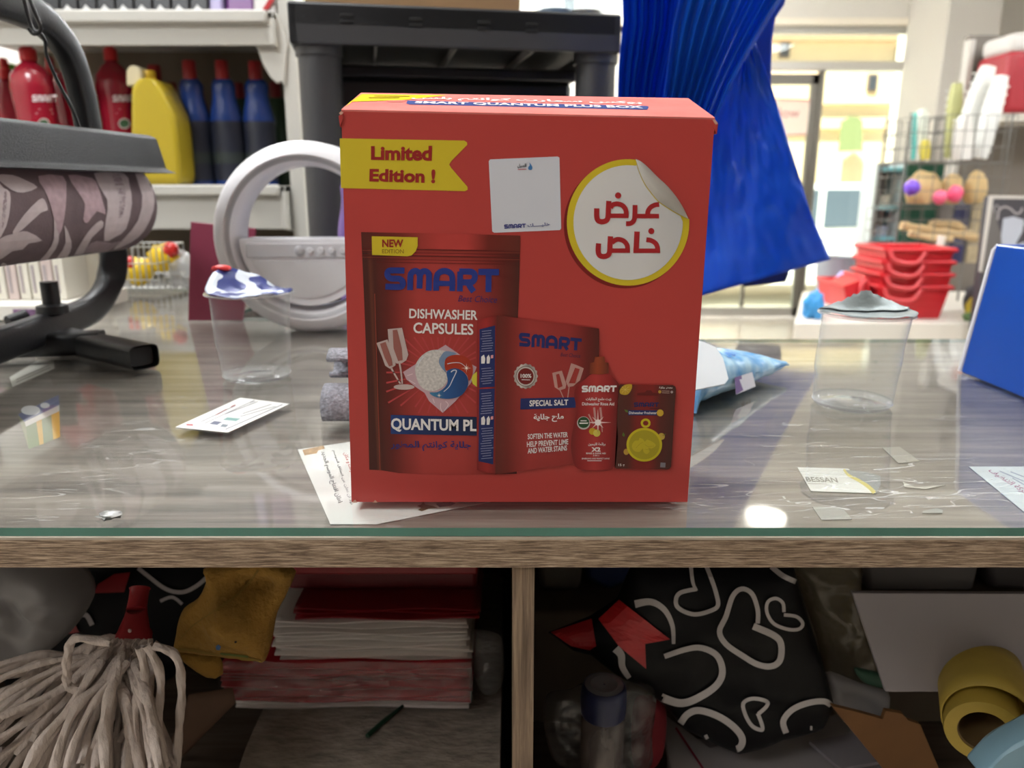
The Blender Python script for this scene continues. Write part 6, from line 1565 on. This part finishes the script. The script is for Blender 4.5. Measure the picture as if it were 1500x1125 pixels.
# film wrap over the red bundle
fm_ = MB(); xa, xb = PY(322,990,.593).x, PY(692,990,.593).x
fm_.grid(lambda u, v: Vector((xa+(xb-xa)*u, .5868 + .0025*noise.noise(Vector((u*14,v*6,2))), -.2615 + .043*v + .0008*math.sin(u*13))), 50, 10)
tag(obj('film_wrap', fm_, clear((250,246,246), .12, 1.5, bump=.6, bs=90, haze=.10), None, smooth=True), 'clear crinkled film stretched over the red bundle', 'film')
pillow('clear_bag', [(690,925),(730,930),(738,960),(736,1000),(720,1015),(700,1005),(688,960)], .62, .012, clear((240,240,240), .1, 1.5, bump=.6, bs=60, haze=.12), None, wr=.006, ws=60)
tag(bpy.data.objects['clear_bag'], 'clear plastic bag squeezed beside the divider', 'bag')
tag(obj('pen', MB().tube([PZ(538,1078,-.272), PZ(560,1058,-.272), PZ(590,1034,-.272)], [.0022,.0022,.0014], 8), mat((22,56,40), .4), None, smooth=True), 'dark green pen lying on the grey folded rug', 'pen')
br_m = mat((96,70,54), .8, var=.1, vs=30)
cbp = pillow('cardboard_piece', [(276,1018),(340,1008),(345,1030),(300,1075),(250,1128),(230,1128),(262,1060)], .57, .004, br_m, None, sm=0, wr=.002); tag(cbp, 'brown cardboard strip beside the mop strands', 'cardboard')

# white bag, black patterned bag
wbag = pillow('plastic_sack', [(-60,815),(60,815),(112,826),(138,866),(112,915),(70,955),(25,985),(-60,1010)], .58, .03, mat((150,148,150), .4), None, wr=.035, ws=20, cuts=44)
tag(wbag, 'large white plastic sack stuffed under the counter beside the mop', 'sack')
hb1 = pillow('heart_bag', [(30,815),(320,815),(330,880),(290,965),(240,1000),(100,1000),(10,1010),(0,980)], .66, .01, mat((14,14,18), .5, spec=.15), None, wr=.006, ws=22, sm=0)
HBL = tag(hb1, 'black plastic bag with white line hearts and red ribbons behind the mop', 'bag')
pf = bvh_of(hb1); hw = mat((178,172,174), .5); hr = mat((150,16,26), .4)
def c7(P): return [(x/3.41, 800 + y/3.41) for x, y in P]
for HP, hw_ in [(c7([(690,110),(740,150),(830,215),(910,230),(980,200),(1040,150)]), 5), (c7([(800,275),(860,255),(910,290)]), 4), (c7([(380,345),(430,345),(460,395)]), 6), (c7([(140,560),(160,590),(185,530),(240,460),(300,420)]), 5)]: strokes('heart_outline', [(HP, hw_*1.2)], pf, .003, hw, hb1)
strip('red_ribbon_print', c7([(470,235),(490,190),(570,140),(650,130),(620,230)]), pf, .003, hr, hb1)
strip('red_ribbon_print', c7([(245,430),(350,340),(395,430),(330,440),(275,500)]), pf, .003, hr, hb1)

# mop
MP = thing('string_mop', (PY(192,905,.50).x, .50, SHZ), 'white cotton string mop head with dark red plastic socket', 'mop')
so3 = PY(192, 945, .50); tp3 = PY(205, 862, .53)
rdm = mat((140,18,28), .4)
dvec = (tp3 - so3)
def sock(k): return so3 + dvec*k
mbs = MB(); secs = [(0,.0135,.011),(.04,.0145,.012),(.14,.0142,.0115),(.17,.0125,.010),(.5,.0085,.008),(.62,.0075,.0075),(.66,.0072,.0072)]
V = []; NN = 20
for k, ra, rb2 in secs:
    p = sock(k)
    for i in range(NN):
        a = 2*math.pi*i/NN; V.append(p + Vector((ra*math.cos(a), rb2*math.sin(a), rb2*.25*math.sin(a))))
mbs.add(V, [(j*NN+i, j*NN+(i+1)%NN, (j+1)*NN+(i+1)%NN, (j+1)*NN+i) for j in range(len(secs)-1) for i in range(NN)])
sc_ = obj('socket', mbs, rdm, MP, smooth=True)
obj('socket_neck', MB().tube([sock(.62), sock(.8), sock(.98), sock(1.0)], [.0072,.0068,.0070,.0076], 18), mat((160,34,42), .4), sc_, smooth=True)
ph_ = PY(190, 924, .487)
obj('screw_hole', MB().ball(ph_, (.0013,.001,.0015), 8, 6), mat((190,170,168), .5), sc_)
str_m = mat((196,182,174), .95, var=.12, vs=220, bump=1.0, bs=240, stretch=(1,1,.35))
rs = random.Random(5)
def strand(P, r):
    P3 = smoothpts(P, 7); n_ = len(P3); mb = MB()
    for p in P3: p.z = max(p.z, SHZ + r*1.2)              # nothing sinks through the shelf
    # twisted two-lobe cord section
    V = []; NS = 7
    for i, p in enumerate(P3):
        t_ = (P3[min(i+1,n_-1)]-P3[max(i-1,0)]).normalized(); a = t_.cross(Vector((.2,1,.1))).normalized(); b = a.cross(t_)
        for k in range(NS):
            an = 2*math.pi*k/NS; rr_ = r*(1+.16*math.sin(2*(an + i*.55)))
            V.append(p + (a*math.cos(an)+b*math.sin(an))*rr_)
    mb.add(V, [(i*NS+k, i*NS+(k+1)%NS, (i+1)*NS+(k+1)%NS, (i+1)*NS+k) for i in range(n_-1) for k in range(NS)])
    return obj('strand', mb, str_m, MP, smooth=True)
for i in range(78):
    q = i/77
    sx0 = 168 + 52*rs.random(); layer = rs.random()
    if i < 46:                                   # fall down and a little left
        ex0 = rs.uniform(20, 268); ey0 = rs.uniform(1110, 1210)
        mid = [(sx0 + (ex0-sx0)*.25 + rs.uniform(-10,10), 985+rs.uniform(-10,10)), (sx0+(ex0-sx0)*.62+rs.uniform(-14,14), 1050+rs.uniform(-12,12))]
        Ys = (.50, .487-.02*layer, .475-.03*layer, .455-.03*layer)
    else:                                        # swept out to the left
        ex0 = rs.uniform(-90, 60); ey0 = rs.uniform(985, 1150)
        mid = [(sx0 + (ex0-sx0)*.22 + rs.uniform(-8,8), 948+rs.uniform(-8,22)), (sx0+(ex0-sx0)*.6+rs.uniform(-14,14), 950 + (ey0-950)*.55+rs.uniform(-14,14))]
        Ys = (.505, .51-.015*layer, .505-.03*layer, .50-.04*layer)
    P = [PY(sx0, 940, Ys[0]), PY(*mid[0], Ys[1]), PY(*mid[1], Ys[2]), PY(ex0, ey0, Ys[3])]
    if ey0 > 1125 and P[-1].z > SHZ+.02: P.append(P[-1] + Vector((rs.uniform(-.01,.01), -.004, -.06)))
    strand(P, rs.uniform(.0024,.0033))
# loops
for P in ([(163,942),(112,935),(100,955),(98,985),(104,1008),(150,1020),(165,1040)], [(225,945),(258,962),(266,1010),(262,1070),(258,1140)], [(150,1030),(140,1080),(125,1130)], [(215,945),(235,990),(232,1060),(240,1140)], [(205,948),(212,1000),(190,1060),(150,1100),(60,1090)]):
    strand([PY(x,y,.462) for x,y in P], .0029)
# heap of loose strands lying below, carrying the head
for i in range(26):
    a = Vector((rs.uniform(-.42,-.34), rs.uniform(.46,.58), rs.uniform(-.33,-.25)))
    b = a + Vector((rs.uniform(-.06,.06), rs.uniform(-.05,.05), rs.uniform(-.05,0))); c_ = b + Vector((rs.uniform(-.06,.06), rs.uniform(-.04,.04), 0)); c_.z = max(SHZ+.003, c_.z-.03)
    for q_ in (b, c_): q_.x = a.x + (q_.x - a.x)*.55       # the heap stops short of the rugs
    strand([a, b, c_], .003)

# yellow cloth
ym = mat((150,112,44), .95, var=.22, vs=30, bump=.8, bs=300)
YC = thing('work_cloth', PY(350, 960, .5), 'stained yellow work cloth hanging from the counter edge over the bundles', 'cloth')
y1_ = pillow('cloth_fold', c7([(1050,95),(1450,95),(1440,220),(1385,330),(1360,460),(1330,560),(1290,575),(1100,545),(900,520),(868,515),(880,440),(890,380),(920,310),(990,260),(1030,180)]), .505, .013, ym, YC, sm=3, wr=.020, ws=24, cuts=40, disp=lambda x, z: .009*math.sin(95*(x*.55+z*.85)) + .006*abs(math.sin(60*(x*.9-z*.3))))
pillow('cloth_fold', c7([(868,515),(980,520),(1090,540),(1112,640),(1040,652),(930,580)]), .52, .006, ym, YC, sm=2, wr=.004, ws=40, seed=2)
pf = bvh_of(y1_)
strokes('hem', [(c7([(872,512),(980,525),(1100,548),(1200,560),(1300,572)]), 3.2), (c7([(895,470),(960,400),(1060,330),(1150,270),(1230,200),(1290,120)]), (1.5,3.5))], pf, .0015, mat((132,104,40), .95), y1_)
strip('blue_spot', c7([(1078,500),(1092,492),(1104,503),(1096,520),(1080,518)]), pf, .001, mat((60,96,140), .8), y1_)
strip('dark_spot', c7([(1170,478),(1180,472),(1184,480),(1174,486)]), pf, .001, mat((30,26,22), .8), y1_)
strokes('green_stain', [(c7([(1100,540),(1180,548),(1240,556)]), 4)], pf, .0012, mat((96,104,48), .95), y1_)

# ================================================================== UNDER THE COUNTER, right bay
def ca_(P): return [(740 + x/3, 800 + y/3) for x, y in P]
def cb_(P): return [(1140 + x/3.461, 800 + y/3.461) for x, y in P]
hb2 = pillow('heart_bag', ca_([(560,70),(1262,70),(1300,200),(1360,400),(1420,600),(1446,705),(1400,800),(1230,850),(1030,915),(900,860),(780,800),(700,700),(600,620),(480,560),(380,480),(300,460),(190,380),(370,310),(490,230)]), .545, .016, mat((10,10,13), .45, spec=.2), None, sm=0, wr=.009, ws=24, cuts=40)
tag(hb2, 'black plastic bag with white hearts and a red ribbon hanging from the counter', 'bag')
pf = bvh_of(hb2)
HL = [([(570,255),(640,245),(700,280),(735,350),(740,430)], (9,4)), ([(815,75),(825,160),(842,195)], (5,3)), ([(842,188),(770,205),(750,240),(765,275),(830,300),(900,285),(935,260),(925,200),(905,140),(885,90)], 5),
      ([(1110,340),(1110,280),(1085,210),(1040,188),(1000,220),(970,310),(942,375),(970,430),(1040,480),(1110,520),(1170,528),(1208,500),(1212,430),(1180,392),(1090,352)], (5,8)),
      ([(1225,290),(1220,250),(1190,230),(1155,245),(1150,290),(1180,340),(1240,365),(1290,365),(1308,340),(1280,310),(1225,302)], 4),
      ([(700,485),(790,455),(860,447),(930,480),(955,550),(930,610),(860,660),(780,690),(700,670),(615,628)], (6,10)),
      ([(770,780),(800,740),(850,722),(930,745),(1000,790),(1040,840),(1035,880),(1000,892),(930,862)], 8), ([(1110,735),(1130,790),(1125,808),(1085,790),(1055,740),(1047,690),(1090,670),(1148,682),(1148,705),(1112,738)], 4.5),
      ([(1235,822),(1222,770),(1260,720),(1330,690),(1400,682),(1436,702)], 7), ([(1170,90),(1220,130),(1285,160)], 6), ([(485,450),(510,480),(515,530),(545,580)], (10,6)), ([(1340,800),(1350,800)], 5), ([(880,830),(890,850)], 4)]
for P, w_ in HL: strokes('heart_outline', [(ca_(P), w_*1.25 if isinstance(w_, (int, float)) else (w_[0]*1.25, w_[1]*1.25))], pf, .0022, mat((196,190,190), .5), hb2, sm=6)
strip('red_ribbon_print', ca_([(410,320),(500,235),(725,410),(615,430),(620,540),(500,440)]), pf, .0022, mat((196,22,30), .35, var=.15, vs=60), hb2)
strip('red_ribbon_print', ca_([(200,378),(380,318),(400,440),(370,458),(290,440)]), pf, .0022, mat((168,18,28), .35), hb2)
# jar with blue cap
jc = PY(885, 1003, .50); jb = Vector((jc.x, .50, SHZ+.0005)); jh = jc.z - jb.z
JR = thing('capped_jar', jb, 'clear jar with dark blue ridged cap and pale disc beside the divider', 'jar')
obj('jar_wall', MB().lathe([(.001,.001),(.015,0),(.0165,.006),(.0165,jh-.028),(.013,jh-.02)], jb, 28), clear((210,206,206), .06, 1.5, bump=.4, bs=80, haze=.25, hazec=(170,160,160)), JR, smooth=True)
cp = obj('cap', MB().lathe([(.0165,jh-.024),(.0172,jh-.012),(.0165,jh-.003),(.0155,jh),(.0145,jh+.0005)], jb, 36, wob=lambda a, z: 1+.01*math.cos(24*a)), mat((26,34,72), .4), JR, smooth=True)
obj('cap_disc', MB().lathe([(.0146,jh),(.010,jh+.0008),(.0095,jh+.0003),(.001,jh+.0003)], jb, 30), mat((112,114,120), .5), cp, smooth=True)
obj('foil_insert', MB().ball(jb + Vector((0,0,jh*.62)), (.011,.009,.03), 14, 10, wob=.5, seed=6), mat((150,146,140), .25, metal=.6), JR, smooth=True)
pillow('clear_bag', [(800,1020),(835,1010),(860,1000),(930,1000),(960,1015),(955,1080),(945,1128),(830,1128),(800,1080)], .53, .012, clear((230,230,232), .12, 1.5, bump=.8, bs=60, haze=.03), None, wr=.01, ws=50)
tag([o for o in bpy.data.objects if o.name.startswith('clear_bag')][-1], 'clear plastic bag crumpled around the blue-capped jar', 'bag')
tag(pillow('red_cloth', [(935,1020),(972,1030),(975,1085),(962,1120),(930,1128),(925,1060)], .56, .01, mat((120,16,30), .8), None, wr=.006, ws=40), 'small dark red cloth next to the blue-capped jar', 'cloth')
# papers on the bay floor
pz_ = -.30
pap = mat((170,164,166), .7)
PPR = thing('paper_pile', PZ(1130, 1100, pz_), 'pale paper sheets with a red line lying under the heart bag', 'paper')
obj('sheet', MB().prism([PZ(x,y,pz_) for x, y in ((968,1042),(1040,1095),(1225,1045),(1300,1122),(1320,1180),(1000,1200),(980,1120))], (0,0,-.006)), pap, PPR, bevel=.001)
obj('sheet', MB().prism([PZ(x,y,pz_+.004) for x, y in ((1185,1090),(1262,1075),(1298,1118),(1230,1130))], (0,0,.003)), mat((152,146,152), .7), PPR)
strokes('red_line', [([(990,1066),(1030,1126)], 3)], plane_z(pz_+.0005), 0, mat((150,40,66), .5), PPR, sm=0)
obj('support_stack', MB().box((PZ(975,1060,pz_).x, .50, SHZ+.0005), (PZ(1290,1060,pz_).x, .60, pz_-.006)), mat((140,134,134), .7), PPR, bevel=.002)
# white board
WB2 = MB().prism([PY(x,y,.52) for x, y in cb_([(378,238),(1500,243),(1500,735),(545,740)])], (0,.004,0))
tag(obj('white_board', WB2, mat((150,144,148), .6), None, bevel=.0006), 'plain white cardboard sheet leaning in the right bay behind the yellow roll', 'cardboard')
# yellow tape roll
TRc = PY(1441, 1073, .47); mp_ = (PY(1541,1073,.47)-PY(1441,1073,.47)).length/100
axr = Vector((.42,.9,.05)).normalized(); e1 = axr.cross(Vector((0,0,1))).normalized(); e2 = e1.cross(axr)
TRo = thing('paper_roll', TRc, 'yellow roll with a hollow core in front of the white cardboard sheet', 'roll')
def ringm(prof, c0, n_=48):
    mb = MB(); V = []
    for r_, t_ in prof:
        for i in range(n_):
            a = 2*math.pi*i/n_; V.append(c0 + axr*t_ + (e1*math.cos(a)+e2*math.sin(a))*r_)
    m_ = len(prof); mb.add(V, [(j*n_+i, j*n_+(i+1)%n_, ((j+1)%m_)*n_+(i+1)%n_, ((j+1)%m_)*n_+i) for j in range(m_) for i in range(n_)])
    return mb
yr = mat((176,150,62), .6, var=.06, vs=60)
obj('roll_body', ringm([(34*mp_,0),(51*mp_,0),(52*mp_,.003),(52*mp_,.09),(34*mp_,.09)], TRc), yr, TRo, smooth=True)
obj('core', ringm([(32*mp_,.002),(34.5*mp_,.001),(34.5*mp_,.088),(32*mp_,.088)], TRc), mat((120,96,60), .7), TRo, smooth=True)
# loose outer wrap
lw = MB(); P = []
lw.grid(lambda u, v: TRc + axr*(.006+.06*v) + (lambda a: (e1*math.cos(a)+e2*math.sin(a))*((54 + 12*max(0, math.sin((u)*math.pi)))*mp_))(math.radians(-20 + 260*u)) + Vector((.004,0,.002)), 50, 4)
obj('loose_wrap', lw, yr, TRo, smooth=True, solid=.0012)
# cardboard pieces, blue box corner
cbm = mat((122,84,48), .8, var=.08, vs=30)
tag(obj('cardboard_flap', MB().prism([PY(x,y,.535) for x, y in cb_([(270,810),(430,850),(530,878),(545,835),(630,850),(660,885),(720,905),(820,1140),(540,1140)])], (0,.004,0)), cbm, None), 'brown torn cardboard flap between the papers and the yellow roll', 'cardboard')
LB = MB().prism([PY(x,y,.43) for x, y in ((1438,1140),(1464,1112),(1486,1095),(1560,1056),(1580,1140))], (0,.02,0))
tag(obj('blue_carton', LB, mat((132,168,186), .4), None, bevel=.002), 'pale blue carton corner in front of the yellow roll', 'carton')
# things behind
tag(pillow('clear_bag', [(1150,815),(1255,815),(1262,870),(1275,930),(1290,985),(1270,1010),(1215,1000),(1195,930),(1170,860)], .60, .016, clear((196,190,176), .15, 1.5, bump=.8, bs=50, haze=.35, hazec=(170,160,140)), None, wr=.012, ws=36), 'crumpled cloudy plastic bag behind the heart bag', 'bag')
tag(pillow('green_scrap', cb_([(385,620),(440,625),(520,650),(540,715),(470,705),(420,680)]), .56, .004, mat((50,84,66), .6), None, wr=.003), 'dark green plastic scrap beside the white cardboard sheet', 'scrap')
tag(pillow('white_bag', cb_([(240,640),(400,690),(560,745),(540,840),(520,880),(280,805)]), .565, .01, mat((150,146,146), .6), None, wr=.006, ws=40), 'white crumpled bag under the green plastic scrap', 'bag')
for i, (P, c, lb) in enumerate((([(1262,812),(1440,812),(1428,865.5),(1270,865.5)], (112,108,108), 'grey plastic container at the back of the right bay'), ([(1446,812),(1540,812),(1540,866),(1450,862)], (72,68,70), 'dark grey container at the back of the right bay'), ([(856,812),(926,812),(922,852),(890,866),(858,850)], (26,50,104), 'dark blue pack behind the red ribbon bag'), ([(786,812),(856,812),(850,865.5),(792,865.5)], (104,100,92), 'grey cloth pack beside the divider'))):
    mb = MB().prism([PY(x,y,.74) for x, y in P], (0,.12,0)); tag(obj('storage_pack', mb, mat(c, .5), None, bevel=.006), lb, 'container')
# shelf-like stack that carries those packs
zb = PY(1300,866,.74).z
tag(obj('carton_stack', MB().box((.02, .70, SHZ+.0005), (.55, .89, zb)), mat((104,92,78), .7, var=.1, vs=20), None, bevel=.004), 'low brown cartons along the back of the right bay', 'carton')
